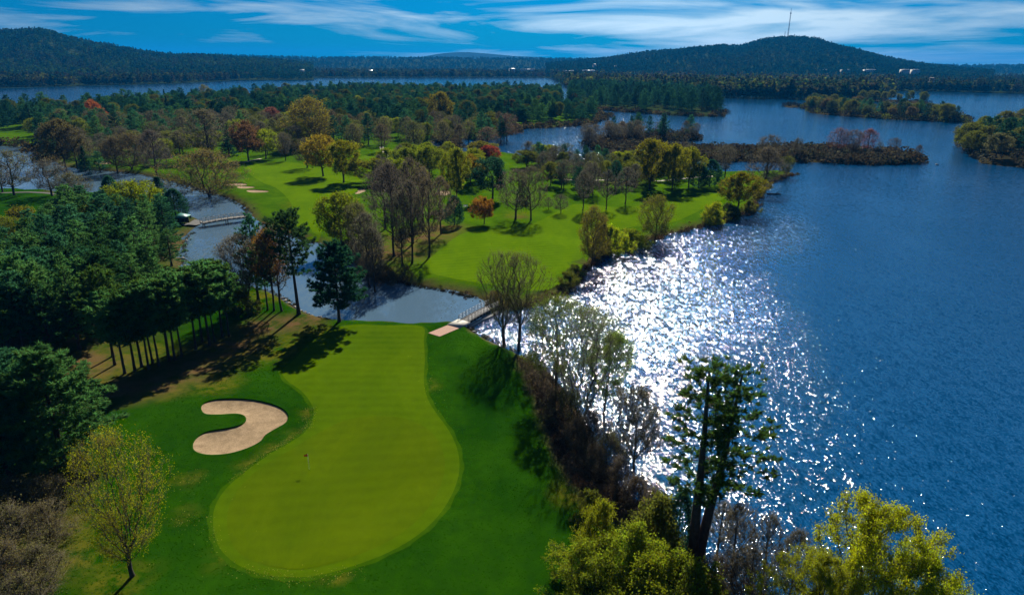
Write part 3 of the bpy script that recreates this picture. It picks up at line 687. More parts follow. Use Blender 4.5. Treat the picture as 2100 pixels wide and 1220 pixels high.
LIME, OLIVE, BROWN, GREY, GOLD, ORANGE, RED = (.24, .28, .006), (.125, .14, .014), (.125, .092, .030), (.11, .105, .060), (.21, .17, .008), (.25, .11, .010), (.19, .045, .022)
PINE, PINE2, DKPINE = (.046, .150, .058), (.084, .195, .046), (.024, .084, .040)
NAMES = {'bare': 'bare_tree', 'tallbare': 'bare_tree', 'round': 'leafing_tree', 'haze': 'budding_tree', 'pine': 'pine_tree', 'red': 'red_pine_tree', 'spruce': 'spruce_tree', 'cedar': 'cedar_tree', 'shrub': 'shrub', 'bareshrub': 'bare_shrub', 'spreading': 'spreading_tree'}
RNG = random.Random(7); LEAF_GAIN = 1.5
def put(pr, loc, H, W, col, label, group=None, name='tree', cat='tree', rz=None, var=.12):
    tm, cm, h0, w0 = pr
    root = empty(name, loc, RNG.uniform(0, 6.28) if rz is None else rz)
    sw, sh = W / w0, H / h0
    root.scale = (sw, sw, sh)
    v = 1 + RNG.uniform(-var, var)
    v *= LEAF_GAIN if col not in (LIME, OLIVE, BROWN, GREY, GOLD, ORANGE, RED, PINE, PINE2, DKPINE) else 1
    c = (col[0] * v * (1 + RNG.uniform(-.06, .06)), col[1] * v, col[2] * v, 1)
    for nm, me in [('trunk', q) for q in (tm if isinstance(tm, list) else [tm])] + [('crown', cm)]:
        o = bpy.data.objects.new(nm, me); COL.objects.link(o); o.parent = root; o.color = c
    tag(root, label, cat, group); return root
def plant(kind, bx, by, ty, wpx, col, label, group=None, rz=None, pr=None, name=None, cat=None, sink=.1):
    p = at(bx, by); d = ray(bx, by); k = math.hypot(p.x, p.y)
    dt = ray(bx, ty); top = CAM_H + dt.z * (p.y / dt.y); H = max(.5, top - p.z)
    depth = (Vector((p.x, p.y, p.z + H / 2)) - Vector((0, 0, CAM_H))).dot(FWD); W = wpx * depth / FPX
    if pr is None: pr = RNG.choice(PRO[kind])
    return put(pr, (p.x, p.y, p.z - sink), H, W, col, label, group, name or NAMES[kind], cat or ('shrub' if 'shrub' in kind else 'tree'), rz)

# ------------------------------------------------------------------ the trees one can name, nearest first
def own(pr, H, W): return (*pr, H, W)
plant('haze', 272, 1180, 903, 200, (.21, .20, .006), 'lime-green budding tree with a dark forked trunk at the near left', pr=own(broadleaf('budding_tree', 101, 13, 9.3, .17, 520, .75, 'vase', 5, .8, 3, .065, .015, up=.7, spread=.6, leaf_spread=.28, twig_w=.008), 13, 9.3), name='budding_tree')
W1 = own(pine('white_pine', 111, 16, 5.0, .10, 'white', .55, (4, 6), 15, 1.4, .5, .07, bend=.012), 16, 10); W2 = own(pine('white_pine', 112, 16, 5.0, .12, 'white', .55, (4, 6), 15, 1.4, .5, .07, bend=.012), 16, 10)
plant('pine', 22, 985, 716, 180, PINE, 'big dark green white pine cut off by the left edge', pr=W2)
plant('pine', 132, 955, 718, 225, PINE2, 'broad blue-green white pine at the near left, above the brown thicket', pr=W1, rz=1.0)
plant('pine', 55, 925, 722, 170, PINE, 'white pine standing just behind the two at the near left', pr=W2, rz=2.2)
SP = own(broadleaf('bare_tree', 121, 15, 10.5, .24, 520, .66, 'vase', 4, .9, 1, .07, .019, up=.55, leaf_spread=.22, twig_w=.012), 15, 10.5)
plant('bare', 1034, 708, 519, 135, OLIVE, 'fan-shaped bare tree nearest the far end of the brick path, by the lake', pr=SP, rz=.3)
plant('bare', 1064, 718, 521, 125, OLIVE, 'bare tree with a straight dark trunk just right of the fan-shaped one', pr=own(broadleaf('bare_tree', 122, 15, 9, .3, 440, .6, 'vase', 4, .9, 2, .07, .019, up=.5, twig_w=.012), 15, 9), rz=1.3)
plant('round', 1140, 805, 612, 150, (.10, .125, .012), 'open crooked tree with olive tufts on the lake bank', pr=own(broadleaf('bank_tree', 131, 14, 9.5, .3, 330, .35, 'round', 5, .8, 4, .10, .02, irregular=.5, hollow=.3, leaf_spread=.3, twig_w=.013), 14, 9.5), name='bank_tree', rz=.8)
plant('bare', 1196, 872, 640, 150, (.085, .11, .02), 'many-stemmed thin tree leaning over the glittering lake', pr=own(broadleaf('bank_tree', 132, 14, 10, .16, 420, .5, 'vase', 6, .9, 2, .08, .018, stems=5, irregular=.35, twig_w=.013), 14, 10), name='bank_tree', rz=2.0)
plant('round', 1238, 850, 690, 85, (.13, .18, .010), 'fresh green tree overhanging the lake beside the many-stemmed tree', pr=own(broadleaf('bank_tree', 133, 10, 6, .3, 260, .45, 'round', 5, .7, 4, .09, .016, lean=(.12, .05), leaf_spread=.25), 10, 6), name='bank_tree', rz=.2)
plant('bare', 1300, 960, 800, 110, GREY, 'thin grey sapling clump in front of the lake glitter', pr=PRO['haze'][0])
TW = own(pine('twin_pine', 141, 23, 4.2, .40, 'mix', .85, (2, 4), 13, 1.05, .56, .075, bend=.012, trunks=2, gap=.30, r0=.48, tophead=26), 23, 8.4)
plant('pine', 1418, 1166, 757, 232, (.040, .074, .010), 'tall twin-trunked pine with sparse tufts standing over the lake', pr=TW, name='twin_pine', rz=.05)
for i, (bx, by, ty, w, cl, lb) in enumerate([
    (1232, 1130, 1035, 95, (.155, .17, .006), 'yellow-green bush at the turf corner below the brown bank'), (1190, 1205, 1118, 150, (.145, .175, .008), 'low yellow-green bush at the bottom edge next to the turf'),
    (1300, 1200, 1085, 170, (.155, .18, .008), 'biggest rounded yellow-green bush in front of the twin pine'), (1330, 1255, 1150, 190, (.145, .17, .006), 'yellow-green bush cut by the bottom edge under the twin pine'),
    (1420, 1240, 1165, 130, (.11, .14, .01), 'green bush at the foot of the twin pine'), (1350, 1130, 1030, 120, (.09, .10, .012), 'olive bush behind the rounded yellow bush'), (1215, 1060, 1010, 60, OLIVE, 'small olive bush on the brown bank edge')]):
    plant('shrub', bx, by, ty, w, cl, lb, 'leafing bushes at the near right', pr=own(broadleaf('leafing_bush', 150 + i, 4.2, 6, .05, 150, .3, 'dome', 7, .62, 7, .082, .012, stems=6, leaf_spread=.14, irregular=.55, hollow=.42, twig_w=.009, spread=.95), 4.2, 6) if i < 4 else None, name='leafing_bush')
plant('cedar', 1388, 1130, 1010, 70, DKPINE, 'dark evergreen bush left of the twin trunks')
WIL = own(broadleaf('willow', 161, 13, 12, .25, 300, .4, 'round', 9, .85, 11, .088, .027, leaf_spread=.15, droop=.25, irregular=.5, hollow=.36), 13, 12)
WIL2 = own(broadleaf('willow', 162, 13, 12, .25, 280, .4, 'umbrella', 9, .85, 11, .088, .027, leaf_spread=.15, droop=.3, irregular=.5, hollow=.36), 13, 12)
plant('round', 1742, 1310, 1036, 235, (.29, .30, .005), 'bright lime-yellow willow over the water at the bottom right', pr=WIL, name='willow_tree', rz=.4)
plant('round', 1850, 1380, 1138, 200, (.24, .26, .004), 'lower lime willow to the right of the bright one, cut by the bottom edge', pr=WIL2, name='willow_tree', rz=2.6)
plant('round', 1660, 1320, 1140, 140, (.22, .22, .006), 'lime willow to the left of the bright one, half hidden at the bottom', pr=WIL, name='willow_tree', rz=4.4)
for bx, by, ty, w, lb in [(1498, 1190, 1035, 90, 'grey leafless sapling just right of the twin pine'), (1558, 1235, 1060, 80, 'thin dark leafless tree between the twin pine and the willow'), (1610, 1265, 1090, 80, 'leafless sapling against the dark water left of the willow'), (1470, 1140, 1030, 70, 'small leafless tree behind the twin pine'), (1530, 1260, 1130, 100, 'low leafless clump at the bottom edge between pine and willow')]:
    plant('tallbare', bx, by, ty, w, GREY, lb, 'bare saplings at the near right')
# brown thicket along the lake bank and at the near left
BANKSH = [(1095, 775, 728, 55), (1112, 800, 752, 55), (1140, 815, 752, 70), (1138, 850, 800, 55), (1165, 870, 800, 75), (1185, 920, 862, 75), (1212, 915, 845, 75), (1222, 972, 915, 70), (1242, 955, 890, 70), (1268, 1010, 945, 75), (1300, 1045, 980, 75), (1335, 1080, 1005, 80), (1322, 1100, 1050, 60), (1460, 1200, 1140, 80), (1510, 1230, 1150, 90)]
for i, (bx, by, ty, w) in enumerate(BANKSH):
    plant('bareshrub', bx, by, ty, w, (.075, .055, .03) if i % 4 else (.085, .085, .02), 'leafless brown shrub on the lake bank, %s counting from the footbridge' % nth(i), 'bank thicket shrubs')
LEFTSH = [(20, 1060, 990, 120), (75, 1045, 985, 110), (120, 1030, 985, 80), (30, 1130, 1050, 140), (100, 1110, 1040, 100), (10, 1210, 1120, 140), (85, 1200, 1120, 120), (60, 1260, 1185, 150)]
for i, (bx, by, ty, w) in enumerate(LEFTSH):
    plant('bareshrub', bx, by, ty, w, (.10, .085, .03), 'brown leafless bush of the bottom left thicket, %s counting from the pines' % nth(i), 'near left thicket bushes')
# trees on the point by the creek
plant('bare', 506, 634, 486, 100, (.10, .085, .05), 'grey-brown bare tree with a hazy crown on the creek point', pr=own(broadleaf('bare_tree', 171, 15, 10, .3, 560, .6, 'vase', 7, 1.0, 2, .085, .017, stems=3, up=.7, twig_w=.014), 15, 10), rz=.9)
plant('pine', 530, 618, 438, 75, PINE, 'dark pine crown behind the orange tree on the creek point', pr=PRO['pine'][1])
plant('round', 562, 637, 474, 72, (.20, .095, .012), 'orange-topped tree between pines on the creek point', pr=own(broadleaf('budding_tree', 172, 16, 7, .45, 380, .6, 'tall', 5, .8, 3, .11, .018, up=.5), 16, 7), name='budding_tree')
plant('bare', 578, 638, 470, 75, GREY, 'dark bare tree with slanting limbs left of the tall pine on the point', pr=PRO['tallbare'][1])
plant('red', 549, 636, 500, 60, PINE2, 'slender pine with dark trunk beside the orange-topped tree', pr=PRO['red'][1])
plant('red', 613, 644, 436, 92, (.026, .055, .014), 'tall pine with a long bare trunk and flat crown on the creek point', pr=own(pine('tall_pine', 173, 19, 4.2, .42, 'flat', .62, (4, 6), 13, 1.05, .5, .075, bend=.008, lean=(-.03, 0), gap=.2), 19, 8.4), name='tall_pine', rz=.0)
plant('pine', 696, 659, 499, 118, (.014, .055, .024), 'lone dense white pine at the tip of the green by the creek', pr=own(pine('white_pine', 174, 16, 5.2, .27, 'white', .5, (4, 6), 15, 1.35, .5, .07, bend=.006), 16, 10.4), rz=.6)
plant('red', 470, 690, 548, 60, PINE2, 'young pine at the front edge of the grove by the shaded bank'); plant('red', 440, 700, 552, 58, PINE2, 'young pine with two neighbours at the right end of the grove')
plant('shrub', 455, 612, 575, 60, (.05, .085, .012), 'green bush by the creek behind the young pines'); plant('shrub', 492, 640, 600, 55, (.08, .09, .012), 'low olive bush at the foot of the grey-brown bare tree')
# pine grove with bare trunks, left
GROVE = [(256, 766), (277, 760), (291, 752), (305, 757), (313, 745), (326, 750), (347, 740), (359, 738), (373, 730), (402, 716), (430, 708), (415, 700), (345, 728), (236, 748), (232, 730), (456, 690)]
GROVE.sort()
for i, (bx, by) in enumerate(GROVE):
    q = at(bx, by); plant('red', bx, by, by - 160 - RNG.uniform(-14, 16), RNG.uniform(74, 98), PINE2 if i % 3 else (.04, .08, .012), 'slender pine with a long bare trunk, %s from the left at the grove front' % nth(i), 'bare-trunked pines of the left grove')
rr = random.Random(5); placed = []
def fill(poly, n, mind):
    """random spots inside a pixel polygon, kept apart by mind metres"""
    P = poly0(poly, 1.0); lo, hi = P.min(0), P.max(0); out = []; tries = 0
    while len(out) < n and tries < n * 60:
        tries += 1; q = np.array([rr.uniform(lo[0], hi[0]), rr.uniform(lo[1], hi[1])])
        if not inside(q[None], P)[0]: continue
        if any((q[0] - a) ** 2 + (q[1] - b) ** 2 < mind * mind for a, b in placed): continue
        placed.append(tuple(q)); out.append(Vector((*q, float(hz([q])[0]) - .1)))
    return out
for p in fill([(-80, 790), (110, 745), (165, 728), (215, 695), (300, 655), (335, 618), (200, 596), (-80, 650)], 52, 3.3):
    k = 'pine' if rr.random() < .35 else 'red'
    put(rr.choice(PRO[k]), p, rr.uniform(13, 16), rr.uniform(6, 8), rr.choice([PINE, PINE2, (.022, .06, .016)]), 'dark pine in the thick of the left grove, only its crown in view', 'pines inside the left grove', NAMES[k])
for p in fill([(-60, 640), (180, 592), (330, 570), (348, 505), (330, 480), (130, 482), (70, 545), (-60, 590)], 38, 4.0):
    put(rr.choice(PRO['pine']), p, rr.uniform(12.5, 16.5), rr.uniform(7.5, 10), rr.choice([PINE, DKPINE, PINE2]), 'dark broad pine of the stand between the left grove and the creek', 'pines of the creekside stand', 'pine_tree')
for bx, by, ty, w, k, cl, lb in [(285, 450, 372, 95, 'round', LIME, 'yellow-green leafing tree poking out among dark pines by the creek'), (215, 500, 415, 70, 'round', (.13, .14, .01), 'olive leafing tree sunk among the dark creekside pines'), (362, 452, 388, 55, 'cedar', DKPINE, 'dense dark cedar on the near creek bank beside the shelter'),
    (330, 430, 362, 70, 'spruce', DKPINE, 'dark spruce behind the yellow-green tree by the creek'), (235, 440, 362, 45, 'cedar', DKPINE, 'small dark cedar by the pond left of the yellow-green tree'), (310, 560, 520, 50, 'bare', GREY, 'small grey bare tree inside the creekside pines'), (352, 545, 470, 60, 'pine', PINE2, 'lighter green pine at the creek edge of the stand'),
    (30, 400, 312, 90, 'bare', OLIVE, 'olive-brown bare tree on the near bank at the left edge'), (5, 395, 330, 60, 'bare', BROWN, 'brown bare tree cut by the left edge beside the pond'), (108, 402, 330, 85, 'bare', GREY, 'grey bare tree over the pond, left of the round bush'), (150, 408, 358, 62, 'spreading', (.10, .095, .03), 'round pale budding bush tree at the pond edge'),
    (45, 470, 430, 90, 'shrub', (.13, .12, .008), 'mustard-coloured bush on the grass patch at the left edge'), (10, 500, 445, 60, 'round', (.10, .12, .01), 'green leafing tree at the left edge behind the stand')]:
    plant(k, bx, by, ty, w, cl, lb)
# peninsula, one by one
PEN = [
 (432, 404, 312, 150, 'spreading', (.11, .085, .02), 'wide many-stemmed tree leaning over the creek by the three bunkers'), (272, 348, 276, 95, 'spreading', BROWN, 'brown flat-topped bare tree on the far creek bank'), (240, 350, 285, 60, 'bare', BROWN, 'brown bare tree beside the flat-topped one on the creek bank'), (322, 362, 270, 75, 'bare', (.06, .05, .04), 'dark bare tree with spreading limbs at the creek bend'),
 (160, 345, 265, 70, 'bare', (.085, .07, .025), 'leaning olive-brown bare tree on the creek lawn'), (135, 345, 250, 80, 'round', (.075, .062, .02), 'dull brown leafing tree where the creek turns away'), (175, 345, 300, 32, 'spruce', DKPINE, 'small dark spruce on the creek lawn'), (205, 348, 310, 35, 'pine', PINE, 'small pine by the creek bank near the low bunker'),
 (430, 325, 228, 100, 'bare', (.085, .078, .03), 'large hazy grey-olive tree behind the spreading creek tree'), (470, 320, 262, 40, 'spruce', DKPINE, 'dark spruce between the hazy grey tree and the reddish one'), (510, 330, 252, 66, 'round', (.11, .055, .022), 'reddish-brown leafing tree beside the lime one at the fairway head'), (545, 326, 268, 58, 'round', LIME, 'round lime-yellow tree beside the reddish-brown one'),
 (586, 330, 275, 40, 'bare', GREY, 'slim grey bare tree behind the lime-yellow one'), (640, 300, 205, 100, 'haze', GOLD, 'tall golden budding tree rising over the wood edge'), (630, 345, 285, 50, 'bare', BROWN, 'brown bare tree at the fairway edge'), (663, 362, 281, 74, 'round', (.17, .125, .008), 'golden-green tree with a dark trunk on the fairway edge'), (705, 375, 293, 68, 'round', (.16, .155, .006), 'lime tree right of the golden-green one on the fairway edge'),
 (775, 375, 328, 90, 'round', (.14, .13, .006), 'mustard-green leafing tree behind the tall bare grove'), (700, 505, 400, 92, 'round', (.14, .16, .006), 'lime leafing tree on the creek bank right of the lone pine'), (738, 525, 420, 70, 'haze', (.10, .10, .03), 'hazy olive tree beside the lime tree on the creek bank'),
 (758, 590, 440, 80, 'tallbare', GREY, 'pale grey bare tree nearest the creek in the tall grove'), (808, 525, 338, 80, 'tallbare', (.075, .06, .045), 'dark bare tree at the left of the tall grove'), (846, 500, 330, 75, 'tallbare', (.09, .07, .045), 'tall bare tree in the middle of the grove'), (880, 527, 370, 70, 'tallbare', (.085, .065, .03), 'bare tree at the right front of the tall grove'), (845, 540, 375, 70, 'tallbare', (.08, .065, .04), 'bare tree with crossing trunks in the tall grove'),
 (790, 470, 345, 75, 'tallbare', (.08, .062, .045), 'bare tree at the back left of the tall grove'), (905, 480, 365, 60, 'tallbare', (.11, .075, .025), 'brown-tipped bare tree at the back right of the grove'), (868, 455, 345, 60, 'tallbare', (.12, .085, .02), 'bronze-tipped bare tree at the back of the tall grove'), (825, 545, 400, 60, 'bare', GREY, 'short bare tree under the tall grove'), (770, 600, 470, 60, 'tallbare', GREY, 'thin leafless tree at the waterside end of the tall grove'),
 (932, 462, 402, 42, 'cedar', DKPINE, 'dark cone-shaped cedar at the right end of the bare grove'), (937, 420, 308, 52, 'round', (.13, .14, .008), 'lime-topped tree with a tall dark trunk above the cedar'), (993, 460, 405, 46, 'round', (.21, .10, .010), 'small orange tree alone on the lawn'), (1057, 450, 350, 78, 'bare', (.08, .065, .045), 'grey bare tree with a round crown on the lawn'), (1089, 452, 345, 66, 'bare', (.085, .07, .035), 'grey bare tree just right of its round-crowned twin on the lawn'),
 (1150, 438, 400, 34, 'bare', GREY, 'small dark bare tree alone on the lawn behind the bare pair'), (1125, 430, 405, 22, 'bare', GREY, 'tiny bare tree left of the small dark one on the lawn'), (1010, 408, 327, 78, 'round', (.016, .055, .024), 'dark rounded evergreen in front of the red maple'), (1000, 340, 300, 42, 'round', (.20, .035, .018), 'red maple between lime trees'), (985, 335, 292, 60, 'round', (.14, .12, .01), 'olive leafing tree behind the red maple'),
 (880, 365, 303, 64, 'round', (.13, .155, .006), 'round lime tree with a clear trunk left of the lime-topped tall one'), (835, 362, 306, 56, 'round', (.12, .14, .008), 'round lime-green tree next to the dark pine behind the grove'), (805, 360, 318, 50, 'pine', DKPINE, 'dark pine between lime trees behind the grove'), (965, 380, 320, 50, 'round', (.17, .12, .008), 'golden leafing tree left of the dark rounded evergreen'),
 (1080, 345, 310, 55, 'round', (.11, .12, .012), 'olive-lime tree right of the red maple'), (1115, 360, 312, 40, 'bare', GREY, 'thin dark tree by the glittering inlet'), (1150, 368, 330, 36, 'round', (.05, .075, .02), 'small dark green tree beside the pale path'), (1195, 432, 352, 40, 'tallbare', GREY, 'bare tree on the lawn right of the pale path'), (1243, 430, 350, 38, 'tallbare', (.06, .055, .04), 'dark bare tree beyond the pale path'),
 (1282, 418, 345, 45, 'tallbare', (.06, .06, .04), 'dark bare tree left of the lime trio'), (1215, 400, 335, 45, 'bare', GREY, 'grey bare tree behind the lawn by the inlet'), (1262, 385, 330, 45, 'pine', DKPINE, 'dark pine behind the bare lawn trees'), (1332, 388, 290, 72, 'round', (.14, .125, .006), 'largest of the lime trio, leftmost, by the far end of the course'), (1378, 390, 300, 52, 'round', (.15, .145, .006), 'middle lime tree of the trio by the far end of the course'), (1412, 385, 306, 58, 'round', (.14, .14, .006), 'right lime tree of the trio by the far end of the course'),
 (1455, 382, 328, 50, 'cedar', DKPINE, 'dark cedar right of the lime trio'), (1432, 385, 335, 45, 'cedar', DKPINE, 'dark cedar tucked between the lime trio and the larger cedar'), (1486, 364, 300, 48, 'bare', GREY, 'bare tree on the pale path end near the cedar'), (1513, 430, 357, 72, 'round', (.14, .12, .006), 'olive-gold tree near the point of the lawn'), (1568, 393, 305, 80, 'bare', (.07, .06, .03), 'leaning bare tree over the water at the lawn point'),
 (1572, 352, 280, 65, 'bare', (.07, .06, .03), 'bare tree on the tip behind the leaning one'), (1612, 360, 322, 30, 'haze', OLIVE, 'thin budding tree at the very tip of the lawn'), (1343, 494, 405, 72, 'haze', (.14, .14, .008), 'round sparse lime tree on the lake edge of the lawn'), (1213, 546, 428, 66, 'haze', (.12, .105, .012), 'slim olive tree on the lake edge of the lawn'),
]
for bx, by, ty, w, k, cl, lb in PEN: plant(k, bx, by, ty, w, cl, lb)
for bx, by, ty, w, cl, lb in [(1250, 520, 470, 60, (.22, .24, .006), 'lime bush beside the slim olive tree'), (1290, 508, 474, 70, (.17, .20, .008), 'wide lime bush at the water left of the sparse lime tree'), (1235, 515, 460, 40, (.15, .14, .008), 'upright lime bush behind the lake-edge bushes'), (1465, 455, 420, 52, (.22, .24, .006), 'lime bush on the lake edge below the olive-gold tree'), (1500, 448, 425, 45, OLIVE, 'olive bush right of the lime bush on the lake edge'), (1490, 440, 418, 30, (.05, .07, .015), 'dark small bush between lake-edge bushes'),
    (1165, 590, 560, 40, OLIVE, 'olive scrub at the lake corner right of the bare trees'), (1180, 570, 545, 35, OLIVE, 'scrub clump on the lake edge beyond the footbridge'), (1015, 632, 600, 40, (.10, .075, .02), 'tawny bush at the far end of the railed footbridge'), (720, 530, 495, 50, (.03, .05, .015), 'dark bush under the lime tree on the creek bank'), (935, 300, 285, 40, BROWN, 'brown bush at the inlet'), (1535, 435, 415, 30, OLIVE, 'scrub on the rocky lake edge near the point')]:
    plant('shrub', bx, by, ty, w, cl, lb)
for i, (bx, by, w) in enumerate([(770, 575, 40), (800, 582, 36), (745, 552, 36), (760, 540, 30), (735, 535, 26), (785, 570, 34), (830, 570, 30), (755, 565, 36)]):
    plant('bareshrub', bx, by, by - 26, w + 10, BROWN, 'brown leafless shrub on the creek edge by the bare grove, %s from the left' % nth(sorted([770, 800, 745, 760, 735, 785, 830, 755]).index(bx)), 'creek edge shrubs')
for p in [(tr[0], tr[1]) for tr in PEN]: placed.append(tuple(at(*p)[:2]))
# ------------------------------------------------------------------ the wood on the peninsula: trees of a mixed stand
def stand(poly, n, mind, kinds, labels, group):
    for p in fill(poly, n, mind):
        k, cols, h0, h1, asp = rr.choices([q[:5] for q in kinds], [q[5] for q in kinds])[0]
        H = rr.uniform(h0, h1)
        put(rr.choice(PRO[k]), p, H, H * asp * rr.uniform(.85, 1.15), rr.choice(cols), labels[k], group, NAMES[k])
PC, BC = [PINE, DKPINE, PINE2, PINE], [BROWN, GREY, OLIVE, OLIVE, (.10, .09, .03), (.12, .12, .02)]
LBW = {'pine': 'dark pine of the wood between the fairways and the far lake', 'bare': 'brown leafless tree along the near edge of the middle wood', 'round': 'dull leafing tree scattered in the middle wood', 'haze': 'hazy budding tree in the middle wood', 'spruce': 'pointed dark spruce in the middle wood'}
for x, y, ty, w, k, c, lb in [(195, 262, 208, 42, 'round', (.22, .06, .015), 'rust-orange tree standing out against the pines at the left'), (1000, 300, 262, 50, 'bare', (.13, .07, .03), 'russet bare tree where the wood meets the inlet'), (905, 262, 192, 46, 'round', GOLD, 'golden tree in the dark pines above the inlet'), (560, 262, 222, 40, 'round', (.14, .05, .03), 'dark red tree at the back of the fairway wood'), (1040, 290, 235, 50, 'bare', (.11, .06, .03), 'tall russet tree at the tip of the wood by the inlet'),
    (115, 250, 224, 34, 'spruce', DKPINE, 'dark spruce at the left of the rust-orange tree'), (420, 205, 175, 20, 'haze', (.13, .12, .01), 'small golden spruce-like tree on the skyline of the wood')]:
    plant(k, x, y, ty, w, c, lb); placed.append(tuple(at(x, y)[:2]))
stand([(-60, 268), (250, 262), (400, 262), (560, 262), (700, 270), (820, 272), (1000, 262), (1055, 258), (1190, 250), (1225, 240), (1150, 228), (1148, 197), (900, 192), (640, 194), (450, 208), (300, 222), (150, 240), (-60, 238)], 150, 9.5,
      [('pine', PC, 15, 19, .55, .74), ('bare', BC, 12, 16, .75, .10), ('round', [OLIVE, (.11, .13, .012), GOLD, LIME], 11, 15, .85, .10), ('spruce', [DKPINE], 15, 19, .4, .06)], LBW, 'middle wood')
stand([(80, 300), (250, 288), (420, 290), (560, 300), (640, 312), (740, 310), (830, 318), (900, 312), (1030, 290), (1050, 266), (1000, 266), (820, 276), (700, 275), (560, 268), (300, 268), (70, 275)], 120, 6.5,
      [('bare', BC, 12, 17, .8, .48), ('round', [OLIVE, (.10, .11, .02), (.12, .14, .01), (.14, .16, .01)], 10, 14, .9, .3), ('pine', PC, 14, 19, .55, .16), ('haze', [GOLD, OLIVE], 11, 15, .8, .06)],
      {'bare': 'brown leafless tree on the sunny edge of the middle wood', 'round': 'dull leafing tree on the sunny edge of the middle wood', 'pine': 'pine among the brown trees edging the middle wood', 'haze': 'budding golden tree edging the middle wood'}, 'edge of the middle wood')
stand([(50, 300), (120, 300), (250, 304), (420, 300), (470, 290), (440, 264), (60, 264)], 34, 7.5, [('pine', PC, 15, 19, .6, 1)], {'pine': 'dark pine at the left front of the middle wood, behind the creek lawn'}, 'creek lawn pines')
stand([(100, 322), (160, 338), (230, 344), (300, 346), (400, 325), (520, 318), (600, 322), (640, 312), (560, 300), (420, 292), (250, 290), (80, 302)], 44, 6, [('bare', [OLIVE, (.10, .09, .03), GREY], 10, 14, .85, .55), ('round', [OLIVE, (.10, .11, .02), LIME], 8, 12, .95, .3), ('pine', [DKPINE, PINE], 9, 14, .6, .15)], {'bare': 'bare olive-brown tree on the lawn beyond the creek bend', 'round': 'leafing tree on the lawn beyond the creek bend', 'pine': 'small dark pine on the lawn beyond the creek bend'}, 'trees beyond the creek bend')
stand([(1060, 345), (1130, 352), (1250, 360), (1330, 362), (1460, 352), (1420, 352), (1250, 347), (1110, 333)], 34, 5,
      [('bare', [GREY, OLIVE, (.06, .06, .03)], 8, 12, .8, .6), ('pine', [DKPINE, PINE], 8, 12, .6, .4), ('round', [OLIVE, LIME], 7, 10, .9, .4)], {'round': 'leafing tree lining the inlet shore of the course', 'bare': 'dark bare tree lining the inlet shore of the course', 'pine': 'dark pine lining the inlet shore of the course'}, 'inlet shore trees')
stand([(1172, 191), (1172, 220), (1245, 225), (1320, 230), (1400, 235), (1470, 237), (1472, 230), (1462, 212), (1400, 200), (1280, 193)], 70, 10,
      [('pine', [DKPINE, PINE, (.012, .04, .022)], 18, 24, .5, .86), ('round', [OLIVE, BROWN], 11, 14, .9, .14)], {'pine': 'dark pine of the point between the two lakes', 'round': 'dull leafing tree at the water of the pine point'}, 'pine point trees')
stand([(1255, 282), (1430, 284), (1425, 277), (1330, 277), (1265, 278)], 14, 5, [('pine', [DKPINE, PINE], 12, 17, .5, .8), ('bare', [BROWN, GREY], 8, 11, .8, .2)], {'pine': 'dark pine on the wooded islet', 'bare': 'bare tree on the wooded islet'}, 'islet trees')
stand([(1195, 300), (1260, 295), (1330, 290), (1300, 284), (1255, 284), (1200, 292)], 12, 5, [('bare', [BROWN, GREY], 9, 13, .85, 1)], {'bare': 'brown bare tree on the low end of the islet'}, 'islet bare trees')
stand([(1975, 300), (2000, 325), (2060, 336), (2200, 345), (2200, 275), (2100, 268), (2010, 276)], 46, 6.5, [('round', [OLIVE, (.08, .085, .015), OLIVE, (.09, .085, .03)], 12, 17, 1.0, .75), ('pine', [DKPINE], 15, 20, .6, .25)],
      {'round': 'olive leafing tree on the right-hand headland', 'pine': 'dark pine on the right-hand headland'}, 'headland trees')
stand([(1655, 218), (1665, 230), (1760, 238), (1900, 246), (1980, 250), (1980, 246), (1860, 234), (1780, 230), (1720, 218), (1690, 214)], 74, 6, [('round', [OLIVE, (.10, .10, .012), BROWN, (.05, .065, .02)], 9, 15, .95, .7), ('pine', [DKPINE, PINE], 12, 17, .6, .3)],
      {'round': 'leafing tree on the long spit in the far lake', 'pine': 'dark pine on the long spit in the far lake'}, 'spit trees')
stand([(1745, 206), (1800, 208), (1900, 212), (1905, 211), (1870, 208), (1800, 205)], 14, 8, [('round', [OLIVE, (.10, .11, .012)], 10, 15, .8, .7), ('pine', [DKPINE], 10, 14, .5, .3)], {'round': 'leafing tree on the narrow far spit', 'pine': 'dark pine on the narrow far spit'}, 'far spit trees')
for x, y, ty, w, c, lb in [(1716, 316, 264, 42, (.12, .04, .03), 'tall reddish bare tree on the marsh island'), (1748, 318, 268, 50, (.07, .045, .035), 'dark bare tree in the middle of the marsh island trio'), (1778, 316, 266, 44, (.15, .035, .03), 'crimson-tipped tree on the marsh island'), (1832, 322, 284, 26, (.06, .05, .04), 'small bare tree right of the marsh island trio'), (1880, 332, 298, 20, (.05, .045, .04), 'lone bare sapling at the right tip of the marsh island'), (1632, 325, 284, 26, GREY, 'thin bare tree at the left of the marsh island'), (1800, 322, 292, 18, GREY, 'thin bare stem on the marsh island')]:
    plant('bare', x, y, ty, w, c, lb)

